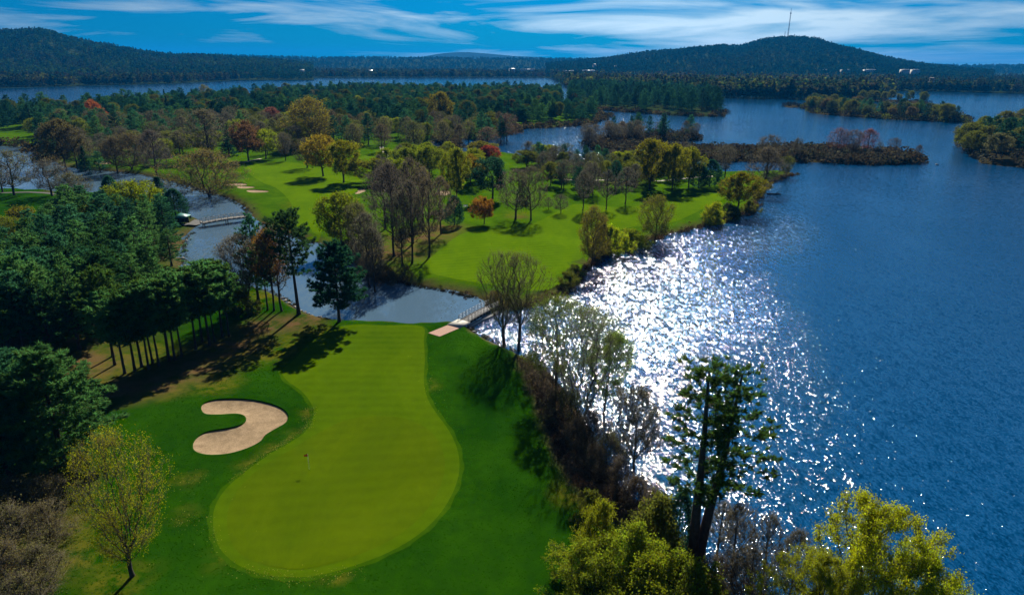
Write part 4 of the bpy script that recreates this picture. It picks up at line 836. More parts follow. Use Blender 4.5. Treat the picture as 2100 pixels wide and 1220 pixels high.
stand([(740, 372), (800, 385), (860, 392), (930, 395), (985, 372), (1000, 345), (960, 325), (860, 328), (780, 340)], 24, 5.5,
      [('round', [LIME, (.15, .17, .008), OLIVE, (.13, .15, .01)], 8, 11, .9, .75), ('bare', [GREY, OLIVE], 9, 12, .75, .15), ('pine', [DKPINE], 9, 12, .6, .1)], {'round': 'lime-green tree in the cluster behind the tall bare grove', 'bare': 'bare tree in the lime cluster behind the tall grove', 'pine': 'dark pine in the lime cluster behind the tall grove'}, 'lime cluster behind the grove')
stand([(1120, 395), (1230, 405), (1320, 398), (1420, 385), (1440, 366), (1330, 360), (1180, 358), (1110, 365)], 26, 5.5,
      [('bare', [GREY, (.08, .08, .04), OLIVE], 8, 12, .7, .5), ('round', [OLIVE, (.13, .14, .01), (.06, .09, .02)], 7, 10, .9, .3), ('pine', [DKPINE], 8, 11, .6, .2)], {'bare': 'thin bare tree in the loose group near the pale paths', 'round': 'olive leafing tree in the loose group near the pale paths', 'pine': 'small dark pine in the loose group near the pale paths'}, 'loose group near the pale paths')
# ------------------------------------------------------------------ far woods, marsh scrub: masses nobody could count
far_col = bpy.data.collections.new('far_plant_kit')
def kit(name, seed, H, W, n, s, conifer):
    rg = np.random.default_rng(seed); u = rg.uniform(0, 1, n); th = rg.uniform(0, 6.28, n)
    pr = (1 - u * .92) if conifer else np.sqrt(np.maximum(0, 1 - (2 * u - .85) ** 2 / 1.35))
    r = W / 2 * pr * rg.uniform(.2, 1, n) ** .5 * (1 + .2 * np.sin(3 * th + seed))
    C = np.column_stack([r * np.cos(th), r * np.sin(th), H * (.1 + .9 * u)]); V, F = cards(C, s, rg, .8)
    o = bpy.data.objects.new(name, new_mesh(name, V, [(F, 0)], [M_FAR])); far_col.objects.link(o); return o
def kit_pine(name, src):
    me = src[1].copy(); me.materials.clear(); me.materials.append(M_FAR); me.polygons.foreach_set('material_index', np.zeros(len(me.polygons), np.int32)); v = np.zeros(len(me.vertices) * 3, np.float32); me.vertices.foreach_get('co', v); me.vertices.foreach_set('co', v / src[2]); o = bpy.data.objects.new(name, me); far_col.objects.link(o)
for i in range(3): kit('kit_a%d' % i, i, 1, .8, 46, .13, False)
for i in range(2): kit('kit_b%d' % i, 10 + i, 1.25, .55, 46, .11, True)
for i in range(2): kit('kit_c%d' % i, 20 + i, .55, 1.0, 60, .09, False)
for i in range(4): kit_pine('kit_d%d' % i, PRO['pine'][i])
for i in range(2): kit_pine('kit_e%d' % i, PRO['round'][i])
def kit_tuft(name, seed):
    g = np.random.default_rng(seed); n = 26; C = np.column_stack([g.normal(0, .45, (n, 2)), np.zeros(n)]); D = unit(np.column_stack([g.normal(0, .7, (n, 2)), np.full(n, .9)])); V, F = blades(C, D, g.uniform(.4, 1.0, n), .10, g)
    far_col.objects.link(bpy.data.objects.new(name, new_mesh(name, V, [(F, 0)], [M_FAR])))
for i in range(3): kit_tuft('kit_f%d' % i, 90 + i)
def gn_tree():
    ng = bpy.data.node_groups.new('scatter', 'GeometryNodeTree')
    ng.interface.new_socket('Geometry', in_out='INPUT', socket_type='NodeSocketGeometry'); ng.interface.new_socket('Geometry', in_out='OUTPUT', socket_type='NodeSocketGeometry')
    a, b = ng.nodes.new('NodeGroupInput'), ng.nodes.new('NodeGroupOutput'); ip = ng.nodes.new('GeometryNodeInstanceOnPoints')
    ci = ng.nodes.new('GeometryNodeCollectionInfo'); ci.inputs[0].default_value = far_col; ci.inputs[1].default_value = True; ci.inputs[2].default_value = True
    def named(n, t):
        q = ng.nodes.new('GeometryNodeInputNamedAttribute'); q.data_type = t; q.inputs[0].default_value = n; return q.outputs[0]
    L = ng.links.new; L(a.outputs[0], ip.inputs['Points']); L(ci.outputs[0], ip.inputs['Instance']); ip.inputs['Pick Instance'].default_value = True
    L(named('pick', 'INT'), ip.inputs['Instance Index']); L(named('rot', 'FLOAT_VECTOR'), ip.inputs['Rotation']); L(named('scl', 'FLOAT_VECTOR'), ip.inputs['Scale'])
    L(ip.outputs[0], b.inputs[0]); return ng
NG = gn_tree()
def mass(name, P, size, cols, pick, seed, label, cat='trees', wid=1.0, stands=.0, vary=.25):
    rg = np.random.default_rng(seed); n = len(P); me = bpy.data.meshes.new(name); me.vertices.add(n); me.vertices.foreach_set('co', np.asarray(P, np.float32).ravel())
    s = np.asarray(size)[:, None] * np.column_stack([rg.uniform(.8, 1.3, n) * wid, rg.uniform(.8, 1.3, n) * wid, rg.uniform(.8, 1.2, n)])
    P_ = np.asarray(P); f = .5 + .25 * np.sin(P_[:, 0] / 170 + 1.3 * np.sin(P_[:, 1] / 260) + seed) + .25 * np.sin(P_[:, 1] / 130 + 1.1 * np.sin(P_[:, 0] / 210))     # stands of one kind keep together
    k_ = np.where(rg.uniform(0, 1, n) < stands, np.clip((f * len(cols)).astype(int), 0, len(cols) - 1), rg.integers(0, len(cols), n))
    c = np.array(cols)[k_] * rg.uniform(1 - vary, 1 + vary, (n, 1))
    for k, t, d, f in (('pick', 'INT', rg.choice(pick, n).astype(np.int32), 'value'), ('rot', 'FLOAT_VECTOR', np.column_stack([np.zeros(n), np.zeros(n), rg.uniform(0, 6.28, n)]), 'vector'), ('scl', 'FLOAT_VECTOR', s, 'vector'), ('icol', 'FLOAT_COLOR', np.column_stack([c, np.ones(n)]), 'color')):
        at_ = me.attributes.new(k, t, 'POINT'); at_.data.foreach_set(f, np.ascontiguousarray(d, dtype=np.int32 if t == 'INT' else np.float32).ravel())
    o = link(name, me); md = o.modifiers.new('scatter', 'NODES'); md.node_group = NG
    return tag(o, label, cat, kind='stuff')
def rand_in(P, n, seed, ymax=None, bias=0):
    rg = np.random.default_rng(seed); out = np.zeros((0, 2)); lo, hi = P.min(0), P.max(0)
    while len(out) < n:
        q = rg.uniform(lo, hi, (n * 3, 2)); out = np.concatenate([out, q[inside(q, P)]])
    q = out[:n]; return np.column_stack([q, hz(q) - .2])
SCRUB = [(.075, .062, .035), (.07, .066, .042), (.055, .045, .024), (.05, .05, .022), (.07, .052, .025)]
def shr(P, n, seed, size, name, lab, cols=SCRUB, wid=1.0): mass(name, rand_in(P, n, seed), np.random.default_rng(seed).uniform(size[0], size[1], n), cols, [5, 6], seed, lab, 'scrub', wid)
shr(MARSH, 900, 1, (4, 8), 'marsh_scrub', 'brown reeds and scrub covering the low marsh island'); shr(ISLET, 160, 2, (4, 7), 'islet_scrub', 'dark scrub along the wooded islet'); shr(SPIT, 420, 3, (6, 10), 'spit_scrub', 'dark scrub along the long spit', [(.04, .045, .02), (.07, .055, .022), OLIVE])
shr(SPIT2, 50, 4, (4, 6), 'far_spit_scrub', 'low scrub along the narrow far spit', [(.03, .03, .015)]); shr(ROCKISLE, 26, 5, (4, 6), 'tiny_island_scrub', 'dark scrub on the tiny island', [(.02, .022, .014)]); shr(HEADLAND, 700, 6, (5, 9), 'headland_scrub', 'brown scrub on the right-hand headland')
# scrub belts along the shores of the peninsula wood
def shore(Pl, i0, i1, n, seed, setback=3):
    Q = poly0(Pl); rg = np.random.default_rng(seed); k = rg.integers(0, len(Q) - 1, n); t = rg.uniform(0, 1, n)[:, None]; q = Q[k] * (1 - t) + Q[k + 1] * t + rg.normal(0, setback, (n, 2))
    return np.column_stack([q, np.maximum(hz(q), -.1)])
q = np.concatenate([shore([(888, 292), (930, 287), (1000, 282), (1045, 275), (1060, 264), (1130, 262), (1200, 256), (1236, 248), (1240, 238), (1210, 231)], 0, 0, 240, 7, 4), shore([(1168, 222), (1240, 227), (1310, 232), (1400, 238), (1474, 240), (1478, 229)], 0, 0, 160, 8, 4), shore([(-100, 297), (30, 300), (90, 310), (110, 335)], 0, 0, 90, 9, 4), shore([(1100, 327), (1160, 341), (1340, 348), (1420, 350)], 0, 0, 60, 10, 3)])
mass('shore_scrub', q, np.random.default_rng(1).uniform(4, 7, len(q)), [(.03, .03, .016), (.05, .04, .02), BROWN], [5, 6], 3, 'dark scrub fringing the wooded shores', 'scrub')
q = np.concatenate([shore([(1205, 549), (1240, 521), (1282, 506), (1330, 496), (1378, 480), (1440, 466), (1500, 451), (1538, 437), (1554, 420), (1560, 397), (1580, 376), (1608, 364), (1637, 357)], 0, 0, 420, 11, .9), shore([(1018, 634), (1060, 634), (1100, 622), (1140, 609), (1168, 596), (1184, 572), (1205, 549)], 0, 0, 150, 12, .7)])
mass('lakeside_tussocks', q, np.random.default_rng(2).uniform(.6, 1.9, len(q)), [(.09, .05, .025), (.06, .04, .025), (.07, .06, .02)], [5, 6], 4, 'brown tussocks and brush along the lake edge of the lawn', 'tussocks')
q = np.concatenate([shore([(170, 348), (230, 352), (290, 359), (340, 370), (385, 382), (430, 397), (466, 407), (488, 418), (504, 430), (511, 440)], 0, 0, 300, 13, .8), shore([(535, 460), (570, 474), (612, 488), (650, 500), (695, 514), (728, 530), (742, 556), (768, 571), (820, 581), (880, 591), (935, 601), (972, 611)], 0, 0, 420, 14, .5)])
mass('creek_bank_tussocks', q, np.random.default_rng(2).uniform(.35, 1.0, len(q)), [(.05, .035, .02), (.035, .03, .018), (.05, .06, .012)], [5, 6], 5, 'dark tussocks along the far creek bank', 'tussocks')
q = np.concatenate([shore([(966, 672), (985, 688), (1020, 705), (1055, 722)], 0, 0, 60, 15, .4), shore([(615, 634), (594, 621), (575, 607), (545, 596)], 0, 0, 60, 16, .4), shore([(378, 545), (376, 528), (378, 505), (385, 488), (400, 473)], 0, 0, 90, 17, .5)])
mass('near_bank_tussocks', q, np.random.default_rng(2).uniform(.3, .8, len(q)), [(.09, .07, .03), (.06, .07, .015)], [5, 6], 6, 'short tussocks along the near creek bank', 'tussocks')
rg = np.random.default_rng(9); q = rand_in(BANK_E, 900, 10); mass('bank_brush', q, rg.uniform(.4, 1.3, len(q)), [(.10, .055, .03), (.075, .045, .028), (.12, .075, .04), (.05, .04, .02)], [5, 6], 7, 'knee-high reddish-brown brush on the lake bank', 'brush')

# the rest of the middle wood, behind the trees that show singly
WOOD = poly0([(-120, 272), (250, 264), (400, 264), (560, 264), (700, 270), (820, 272), (1000, 262), (1055, 258), (1190, 250), (1225, 240), (1150, 228), (1148, 194), (900, 191), (640, 193), (450, 207), (300, 221), (150, 239), (-120, 237)], 1.0)
q = rand_in(WOOD, 1250, 41); mass('middle_wood_mass', q, rg.uniform(13, 18.5, len(q)), [PINE, DKPINE, PINE, PINE2, DKPINE], [7, 8, 9, 10], 42, 'closed canopy of dark pines filling the middle wood', 'forest', 1.45)
q = rand_in(WOOD, 260, 43); mass('middle_wood_broadleaves', q, rg.uniform(11, 16, len(q)), [BROWN, OLIVE, OLIVE, (.12, .12, .02), (.14, .15, .012)], [11, 12], 44, 'brown and olive crowns between the pines of the middle wood', 'forest', 1.0)
q = rand_in(NORTHW, 260, 45); mass('pine_point_mass', q, rg.uniform(16, 22, len(q)), [DKPINE, PINE], [7, 8, 9, 10], 46, 'dark pines filling the point between the lakes', 'forest', 1.4)
# longer grass of the rough round the green
ROUGHZONE = poly0([(-60, 1330), (-60, 1000), (190, 900), (260, 850), (400, 800), (540, 745), (600, 720), (690, 668), (960, 672), (1060, 740), (1110, 840), (1150, 950), (1200, 1010), (1180, 1130), (1130, 1330)], 1.1)
q = rand_in(ROUGHZONE, 26000, 71); k = ~inside(q[:, :2], GREEN_AREA) & ~inside(q[:, :2], HOOK) & (seg_dist(q[:, :2], GREEN_AREA) > .5); q = q[k] + [0, 0, .2]
mass('rough_grass', q, rg.uniform(.05, .10, len(q)), [(.020, .095, .001), (.026, .110, .001), (.036, .125, .001), (.030, .105, .001), (.055, .130, .002)], [13, 14, 15], 72, 'longer dark green grass of the rough around the near green', 'grass', 1.0, .35)
# hills
def hill(name, prof, D, W, seed, trees, cols, lab, back=.1, tsize=(9, 14), m=None):
    rg = np.random.default_rng(seed); xs = np.arange(prof[0][0], prof[-1][0] + 1, 20); ys = np.interp(xs, [p[0] for p in prof], [p[1] for p in prof]); nt_ = 25; ts = np.linspace(-1, .7, nt_); V = []
    ridge = []
    for x, y in zip(xs, ys):
        d = ray(x, y); k = D / math.hypot(d.x, d.y); ridge.append((d.x * k, d.y * k, CAM_H + d.z * k - 21))
    ridge = np.array(ridge); ridge[:, 2] = np.maximum(ridge[:, 2], 0); dirs = unit(ridge[:, :2])
    def pt(i, t):
        i0 = int(min(max(i, 0), len(ridge) - 1.001)); f = i - i0; r = ridge[i0] * (1 - f) + ridge[i0 + 1] * f; dd = r[:2] / np.linalg.norm(r[:2])
        wv = 1 + .10 * math.sin(i * .35 + 3 * t + seed) + .08 * math.sin(i * .8 - 5 * t)
        z = r[2] * max(0, math.cos(t * math.pi / 2)) ** 1.35 * (1 + (wv - 1) * min(1, abs(t) * 3))
        return (*(dd * (np.linalg.norm(r[:2]) + t * W)), max(z, 0) + 1.5)
    V = [pt(i, t) for i in range(len(xs)) for t in ts]; n = nt_
    F = [[i * n + j, (i + 1) * n + j, (i + 1) * n + j + 1, i * n + j + 1] for i in range(len(xs) - 1) for j in range(n - 1)]
    tag(link(name, new_mesh(name, V, [(F, 0)], [m or M_WOODFLOOR], True)), kind='structure')
    if trees:
        Q = np.array([pt(a, b) for a, b in zip(rg.uniform(0, len(xs) - 1, trees), rg.uniform(-.98, back, trees))])
        mass(name + '_forest', Q - [0, 0, 1], rg.uniform(*tsize, trees), cols, [0, 1, 2, 0, 1, 2, 3, 4], seed, lab, 'forest', 1.25, .6, .15)
    return pt, len(xs)
HC = [(.014, .052, .020), (.020, .062, .020), (.008, .034, .020), (.022, .06, .02), (.035, .05, .02), (.04, .08, .015)]
HC2 = [(.009, .040, .022), (.012, .048, .020), (.008, .032, .020), (.018, .055, .018), (.028, .05, .02)]
hill('west_hill', [(-700, 20), (-350, 40), (-150, 52), (0, 57), (60, 58), (120, 68), (200, 82), (280, 97), (340, 106), (430, 110), (520, 114), (640, 124)], 3300, 1300, 1, 9000, HC, 'dense green forest covering the west hill')
hill('low_ridge', [(100, 118), (250, 112), (350, 109), (500, 112), (640, 115), (900, 116), (1100, 117.5), (1250, 119), (1400, 124)], 5600, 1200, 2, 4500, HC2, 'dark forest on the low ridge across the lake', tsize=(11, 17))
hill('blue_hill', [(780, 120), (860, 115), (905, 107), (950, 104), (1000, 108), (1060, 113), (1140, 118), (1240, 122)], 11000, 1500, 3, 0, HC2, '')
hill('tower_hill', [(1120, 126), (1215, 118), (1290, 109), (1350, 101), (1400, 98), (1440, 95), (1480, 89), (1520, 89), (1560, 77), (1585, 74), (1610, 73), (1650, 74), (1680, 77), (1705, 86), (1730, 95), (1800, 110), (1900, 127), (1960, 134), (2040, 140)], 3900, 1500, 4, 11000, HC2, 'dense forest covering the hill with the mast')
hill('east_ridge', [(1750, 138), (1850, 135), (1950, 131.5), (2100, 131), (2250, 132), (2500, 136)], 6500, 1300, 5, 2500, HC2, 'dark forest on the distant east ridge', tsize=(11, 17))
# wooded lowland beyond the far shore
def lowland(x0, x1, shore_px, n, seed, far_r):
    rg = np.random.default_rng(seed); xs = rg.uniform(x0, x1, n); ys = np.interp(xs, [p[0] for p in shore_px], [p[1] for p in shore_px]); Q = []
    for x, y, u in zip(xs, ys, rg.uniform(0, 1, n) ** 1.7):
        p = at0(x, y, 0); r = math.hypot(p.x, p.y); k = (r + 14 + u * (far_r - r)) / r; Q.append((p.x * k, p.y * k, 1.5))
    return np.array(Q)
LC = [(.018, .045, .016), (.03, .055, .014), (.06, .075, .012), (.045, .05, .018), (.08, .085, .012), (.014, .035, .016), (.05, .04, .02), (.022, .05, .016)]
q = lowland(-150, 1160, [(-150, 184), (0, 181), (120, 178), (350, 172), (520, 163), (620, 160), (1160, 160)], 5200, 1, 3600); mass('west_shore_forest', q, rg.uniform(11, 18, len(q)), LC, [0, 1, 2, 3, 4], 21, 'mixed green forest on the far shore of the west lake', 'forest', 1.15, .5)
q = lowland(1130, 1830, [(1130, 160), (1170, 182), (1280, 188), (1400, 194), (1480, 202), (1640, 205), (1720, 206), (1795, 203), (1830, 188)], 5200, 2, 3400); mass('middle_shore_forest', q, rg.uniform(11, 20, len(q)), [tuple(1.35 * v for v in c) for c in LC] + [(.14, .16, .012), (.10, .08, .03), (.12, .14, .012)], [0, 1, 2, 3, 4], 22, 'mixed spring forest on the shore below the mast hill', 'forest', 1.15, .5)
q = lowland(1805, 2260, [(1805, 188), (1900, 188), (2100, 193), (2260, 197)], 2600, 3, 3600); mass('east_shore_forest', q, rg.uniform(11, 17, len(q)), LC, [0, 1, 2, 3, 4], 23, 'green forest on the far shore of the east lake', 'forest')
# ------------------------------------------------------------------ bridges, shelter, flag, mast, far buildings, small things
M_GREYDECK = simple('grey_deck', (.13, .12, .11), (.24, .22, .19), 3, .85, .2)
def span(a, b): 
    d = np.array(b) - np.array(a); return d / np.linalg.norm(d), np.linalg.norm(d)
def footbridge(label, A, B, w, rise, deck_m, rail_m, nposts, style):
    A, B = np.array(A, float), np.array(B, float); u, L = span(A, B); s = np.array([-u[1], u[0], 0]); root = empty('footbridge', A); root.rotation_euler = (0, 0, 0); tag(root, label, 'bridge')
    A0 = np.zeros(3); n = 10; z = lambda t: rise * 4 * t * (1 - t)
    pt = lambda t, k, h: A0 + (B - A) * t + s * k + np.array([0, 0, z(t) + h])
    npl = int(L / .45); pm = None
    for i in range(npl):
        t = (i + .5) / npl; tt = u * (L / npl) * .94
        m_ = MB().bar(pt(t, -w / 2, 0), pt(t, w / 2, 0), L / npl * .94, .07); m_.build('plank', deck_m, root)
    for k in (-1, 1):
        m_ = MB()
        for i in range(n): m_.bar(pt(i / n, k * (w / 2 - .06), -.28), pt((i + 1) / n, k * (w / 2 - .06), -.28), .16, .42)
        m_.build('side_beam', rail_m if style == 'timber' else M_DARK, root)
        for h, th in (((1.0, .12), (.5, .10)) if style == 'timber' else ((1.05, .07), (.7, .05), (.35, .05))):
            m_ = MB()
            for i in range(n): m_.bar(pt(i / n, k * (w / 2 + .02), h), pt((i + 1) / n, k * (w / 2 + .02), h), .08, th)
            m_.build('rail', rail_m, root)
        for i in range(nposts):
            t = i / (nposts - 1); MB().bar(pt(t, k * (w / 2 + .1), -.3), pt(t, k * (w / 2 + .1), 1.08), .12 if style == 'timber' else .07, .12 if style == 'timber' else .07).build('post', rail_m, root)
    for t in (.04, .5, .96):
        p = pt(t, 0, -.45); q = p.copy(); q[2] = -A[2] - .6; m_ = MB(); [m_.tube(q + s * k, p + s * k, .14, .13, 7) for k in (-w / 2 + .25, w / 2 - .25)]; m_.build('pier', M_DARKTIMBER, root)
a, b = at0(413, 457, 1.35), at0(514, 443, 1.35)
footbridge('pale timber footbridge with low rails over the creek at the left', a, b, 2.3, .35, M_TIMBER, M_TIMBER, 9, 'timber')
a, b = at0(950, 659, 1.3), at0(1012, 626, 1.3)
footbridge('grey railed footbridge across the creek mouth at the end of the brick path', a, b, 2.2, .12, M_GREYDECK, M_STEEL, 9, 'steel')
p0, p1 = at0(930, 668.5, 1.25), at0(952, 658, 1.25)
MB().bar(p0 - Vector((0, 0, .05)), p1 - Vector((0, 0, .05)), 3.0, .30).build('landing_slab', M_CONCRETE); tag(bpy.data.objects['landing_slab'], 'pale concrete landing slab between the brick path and the footbridge', 'slab')
# low weir beside the footbridge
a, b = at0(962, 672, .1), at0(1020, 641, .1); m_ = MB(); m_.bar(a, b, .5, .9); w_ = m_.build('weir', M_CONCRETE); tag(w_, 'low dark concrete weir beside the railed footbridge', 'weir')
# boulders along the near bank
rg = np.random.default_rng(31)
def boulder(name, p, s, lab, group):
    th = rg.normal(size=(16, 3)); th = unit(th) * s * np.array([1, .8, .6]) * rg.uniform(.75, 1.1, (16, 1))
    import bmesh
    bm = bmesh.new(); [bm.verts.new(v) for v in th]; bmesh.ops.convex_hull(bm, input=bm.verts); me = bpy.data.meshes.new(name); bm.to_mesh(me); bm.free(); me.materials.append(M_STONE)
    o = link(name, me, loc=p); tag(o, lab, 'boulder', group)
for i, (x, y) in enumerate(sorted([(592, 622), (598, 626), (604, 630), (610, 634), (618, 638), (625, 641), (632, 644), (640, 647), (586, 616), (580, 611)])):
    p = at0(x, y, .15); boulder('boulder', p, rg.uniform(.35, .6), 'pale boulder of the row on the creek point, %s from the left' % nth(i), 'pale shore boulders')
for i, (x, y) in enumerate([(387, 484), (383, 492), (380, 503), (377, 516), (376, 530), (379, 545)]):
    p = at0(x, y, .15); boulder('boulder', p, rg.uniform(.4, .7), 'boulder on the near creek bank, %s down from the left footbridge' % nth(i), 'creek bank boulders')
for x, y, s, lb in [(965, 674, .5, 'boulder at the corner of the lake and the railed footbridge'), (972, 680, .4, 'small boulder just below the corner of the railed footbridge'), (655, 651, .7, 'brown boulder on the bank left of the lone pine'), (1921, 338, 1.1, 'dark rock standing in the lake beside the marsh island tip'), (955, 613, .35, 'dark stone in the creek mouth by the far bank'), (985, 617, .35, 'dark stone in the creek nearest the footbridge end')]:
    boulder('boulder', at0(x, y, .1), s, lb, None)
# fallen log in the lake
a, b = at0(1573, 398, .15), at0(1602, 398, .25); m_ = MB(); m_.tube(a, b, .35, .2, 8); m_.tube(a + (b - a) * .6, a + (b - a) * .8 + Vector((0, -1, 1.6)), .14, .05, 6); m_.tube(a + (b - a) * .75, a + (b - a) * .95 + Vector((.5, 1, 1.3)), .12, .04, 6); tag(m_.build('fallen_log', M_BARK), 'dark fallen log in the water off the lawn point', 'log')
# shelter by the left bridge
p = at(374, 459); root = empty('shelter', p); tag(root, 'small shelter with a turquoise roof under the cedar by the creek', 'shelter')
W_, H_ = 2.9, 2.4
for sx in (-1, 1):
    for sy in (-1, 1): MB().box((sx * W_ / 2, sy * W_ / 2, H_ / 2), (.14, .14, H_)).build('post', M_DARK, root)
MB().box((0, W_ / 2, 1.0), (W_ - .2, .08, 1.9)).build('back_wall', M_DARK, root); MB().box((-W_ / 2, 0, 1.0), (.08, W_ - .2, 1.9)).build('side_wall', M_DARK, root); MB().box((0, .6, .45), (W_ - .5, .45, .08)).build('bench', M_DARKTIMBER, root)
o_ = 2.1; m_ = MB(); m_.add([(-o_, -o_, H_), (o_, -o_, H_), (o_, o_, H_), (-o_, o_, H_), (0, 0, H_ + 1.1), (-o_, -o_, H_ - .12), (o_, -o_, H_ - .12), (o_, o_, H_ - .12), (-o_, o_, H_ - .12)], [[0, 1, 4], [1, 2, 4], [2, 3, 4], [3, 0, 4]]); m_.G.append((np.array([[5, 6, 1, 0], [6, 7, 2, 1], [7, 8, 3, 2], [8, 5, 0, 3], [8, 7, 6, 5]]), 0)); rf = m_.build('roof', M_ROOFGREEN, root)
p = at(391, 449); root = empty('litter_bin', p); tag(root, 'small dark litter bin on a post between the shelter and the left footbridge', 'bin')
MB().tube((0, 0, .35), (0, 0, 1.15), .30, .34, 10).build('body', M_DARK, root); MB().tube((0, 0, 1.15), (0, 0, 1.28), .37, .18, 10).build('lid', M_DARK, root); MB().tube((0, 0, 0), (0, 0, .35), .06, .06, 6).build('post', M_DARK, root)
# flagstick on the green
z0 = float(hz([at0(634, 962, 1.1)[:2]])[0]) + .07; p = at0(634, 962, z0); root = empty('flagstick', p); tag(root, 'red flag on a thin stick in the hole of the near green', 'flag')
MB().tube((0, 0, -.1), (0, 0, 2.25), .022, .016, 6).build('stick', M_WHITE, root)
V = [(-.02 - .5 * i / 5, .05 * math.sin(i * 1.3), z) for i in range(6) for z in (1.82 + .02 * i, 2.23 - .04 * i)]; F = [[2 * i, 2 * i + 2, 2 * i + 3, 2 * i + 1] for i in range(5)]
V2 = V + [(x, y + .006, z) for x, y, z in V]; F2 = F + [[q + 12 for q in f[::-1]] for f in F]; MB().add(V2, F2).build('flag', M_RED, root)
MB().tube((0, 0, -.02), (0, 0, .005), .055, .055, 12).build('cup', M_DARK, root)
# golf course tee sign / bench on the lawn
p = at(955, 426); root = empty('bench', p, .3); tag(root, 'small white bench on the lawn left of the orange tree', 'bench')
MB().box((0, 0, .45), (1.5, .45, .07)).build('seat', M_WHITE, root); MB().box((0, .22, .8), (1.5, .06, .4)).build('backrest', M_WHITE, root)
for sx in (-.6, .6): MB().box((sx, 0, .21), (.08, .4, .42)).build('leg', M_WHITE, root)
# lattice mast on the hill
def mast(label, px, py, Hm, wb, D):
    d = ray(px, py); k = D / math.hypot(d.x, d.y); p = Vector((d.x * k, d.y * k, CAM_H + d.z * k - 12)); Hm += 12
    root = empty('radio_mast', p, .4); tag(root, label, 'mast'); n = 16
    w = lambda t: wb * (1 - .55 * t)
    cs = [(math.cos(a), math.sin(a)) for a in (.5, 2.594, 4.689)]
    leg = lambda i, t: np.array([cs[i][0] * w(t), cs[i][1] * w(t), Hm * .86 * t])
    for i in range(3): MB().tube(leg(i, 0), leg(i, 1), wb * .2, wb * .16, 5).build('leg', M_DARK, root)
    m_ = MB()
    for j in range(n):
        for i in range(3): m_.tube(leg(i, j / n), leg((i + 1) % 3, (j + 1) / n), wb * .08, wb * .08, 4); m_.tube(leg(i, j / n), leg((i + 1) % 3, j / n), wb * .07, wb * .07, 4)
    m_.build('bracing', M_DARK, root); MB().tube((0, 0, Hm * .82), (0, 0, Hm), wb * .34, wb * .16, 6).build('antenna', M_STEEL, root); MB().tube((0, 0, Hm * .80), (0, 0, Hm * .83), wb * 1.15, wb * 1.15, 9).build('platform', M_DARK, root)
mast('tall thin lattice radio mast on top of the wooded hill', 1616, 73, 126, 3.2, 3880)
mast('short mast beside the tall lattice one on the hilltop', 1609.5, 73, 21, 1.8, 3880)
# far buildings
def building(label, px, py, D, w, dep, h, rz, flat=True, roof=None, nwin=5, wall=None):
    d = ray(px, py); k = D / math.hypot(d.x, d.y); z = max(8.0, CAM_H + d.z * k - h * .5 + 5) ; z = min(z, 60); p = Vector((d.x * k, d.y * k, z)); root = empty('building', p, rz); tag(root, label, 'building', 'buildings across the lake')
    MB().box((0, 0, h / 2 - 6), (w, dep, h + 12)).build('wall', wall or M_WALL, root); rf = roof or M_ROOFPALE
    m_ = MB(); e = .6; r_ = h * (.12 if flat else .55)
    x, y = w / 2 + e, dep / 2 + e
    m_.add([(-x, -y, h), (x, -y, h), (x, y, h), (-x, y, h), (-x, 0, h + r_), (x, 0, h + r_)], [[0, 1, 5, 4], [2, 3, 4, 5]]); m_.G.append((np.array([[0, 4, 3], [1, 2, 5]]), 0)); m_.G.append((np.array([[3, 2, 1, 0]]), 0)); m_.build('roof', rf, root)
    for i in range(nwin):
        MB().box((-w / 2 + w * (i + .5) / nwin, -dep / 2 - .05, h * .55), (w / nwin * .5, .2, h * .35)).build('window', M_GLASS, root)
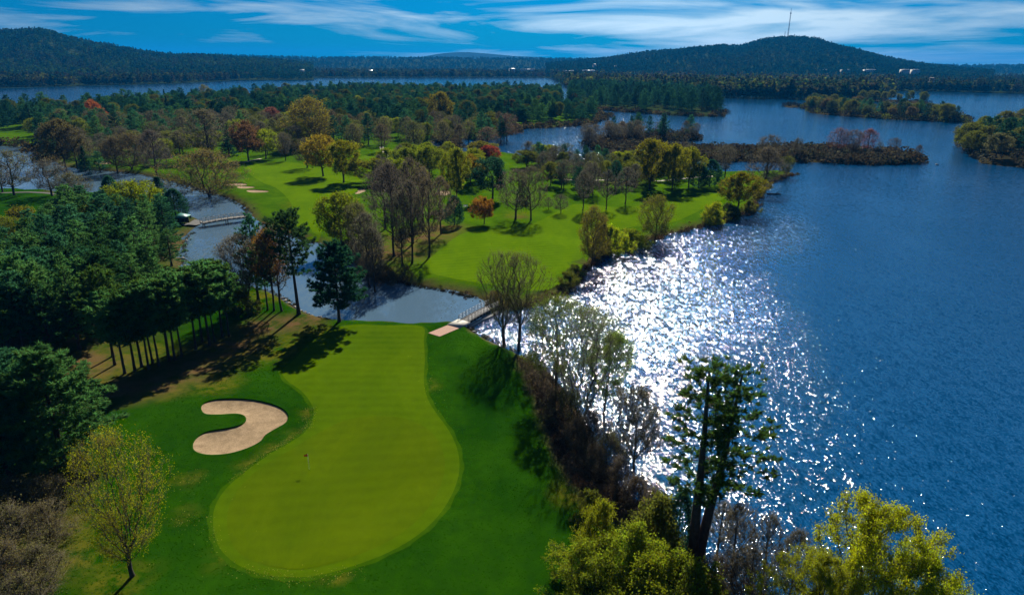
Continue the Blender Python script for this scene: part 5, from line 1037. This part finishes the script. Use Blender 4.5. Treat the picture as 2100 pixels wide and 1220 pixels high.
for a in [('long cream-roofed hall in the gap at the end of the west lake', 1164, 151, 2700, 44, 40, 9, .0, True, M_ROOFPALE), ('brightest wide pale-roofed hall right of the lake end', 1207, 151, 2600, 42, 46, 10, .1, True, M_ROOFPALE), ('long white building with dark gaps on the slope under the mast hill', 1262, 141, 3000, 85, 20, 7, 0, True, M_ROOFPALE), ('white gabled building standing high among trees above the lake end', 1219, 139, 2900, 9, 12, 9, .5, False, M_WALL),
    ('low pale house row across the end of the west lake', 1082, 147, 2850, 60, 18, 6, 0, True, M_ROOFPALE), ('small pale house left of the low house row', 1050, 147, 2850, 22, 14, 6, .2, False, M_ROOFPALE), ('white warehouse roof left of the four under the mast hill', 1688, 149, 2700, 26, 24, 7, 0, True, M_WHITE), ('second white warehouse roof under the mast hill', 1732, 149, 2700, 26, 24, 7, .1, True, M_WHITE), ('third white warehouse roof under the mast hill, widest', 1783, 149, 2700, 36, 24, 7, 0, True, M_WHITE), ('fourth white warehouse roof under the mast hill', 1855, 149, 2700, 22, 24, 7, 0, True, M_WHITE),
    ('white warehouse at the right end of the row under the mast hill', 1876, 149, 2700, 20, 22, 7, 0, True, M_WHITE), ('pale shed left of the warehouse row', 1620, 149, 2750, 18, 20, 6, 0, True, M_ROOFPALE), ('white cottage on the far shore of the east lake', 1909, 171, 1720, 9, 8, 6, .3, False, M_ROOFDARK), ('white house above the lawn on the far shore of the west lake', 620, 151, 2300, 12, 9, 6, .5, False, M_WALL), ('grey-roofed house at the left end of the far lake shore', 235, 163, 2000, 14, 10, 6, -.2, False, M_ROOFDARK),
    ('pale house among trees left of the lake end', 760, 152, 2500, 14, 10, 7, .1, False, M_ROOFPALE), ('long grey shed on the left slope over the lake', 25, 146, 2300, 60, 16, 6, .0, True, M_ROOFPALE), ('white roofed house on the promontory shore', 1802, 178, 1480, 14, 9, 5, .4, False, M_ROOFPALE)]: building(*a)
# fallen leaves along the collar of the green
rg = np.random.default_rng(44); pts = []
for (x0, y0), (x1, y1), n, sp in [((640, 832), (630, 875), 160, .5), ((630, 875), (560, 925), 220, .35), ((560, 925), (470, 990), 160, .3), ((480, 1165), (620, 1195), 130, .6), ((620, 1195), (740, 1175), 120, .6), ((380, 980), (415, 990), 60, .8), ((375, 1060), (395, 1080), 60, .8), ((430, 1060), (445, 1130), 60, .5), ((860, 720), (900, 830), 60, 1.0), ((300, 1180), (560, 1210), 30, 3.0), ((340, 1000), (430, 1160), 40, 3.0), ((1110, 900), (1170, 1000), 90, .6)]:
    t = rg.uniform(0, 1, n)[:, None]; a, b = np.array(at0(x0, y0, 1.1)[:2]), np.array(at0(x1, y1, 1.1)[:2]); pts.append(a * (1 - t) + b * t + rg.normal(0, sp, (n, 2)))
q = np.concatenate(pts); C = np.column_stack([q, hz(q) + .07]); V, F = cards(C, .06, rg, .7, .85)
m, nt = mat('dry_leaves'); finish(nt, ramp(nt, noise(nt, 6, 2, .5, opos(nt)), [(.3, (.17, .16, .02)), (.7, (.28, .25, .06))]), .9, .1)
tag(link('fallen_leaves', new_mesh('fallen_leaves', V, [(F, 0)], [m])), 'pale dry leaves scattered around the collar of the green', 'leaves', kind='stuff')

# ------------------------------------------------------------------ air
hb = MB(); hb.box((0, 9000, 150), (27000, 19400, 320)); m, nt = mat('haze')
pv = nd(nt, 'ShaderNodeVolumePrincipled', {'Density': HAZE, 'Color': (.01, .36, 1.0, 1), 'Anisotropy': 0.0}); o = nd(nt, 'ShaderNodeOutputMaterial'); nt.links.new(pv.outputs[0], o.inputs['Volume'])
if HAZE: tag(hb.build('haze', m), 'thin blue haze over the lakes and hills', 'haze', kind='stuff')
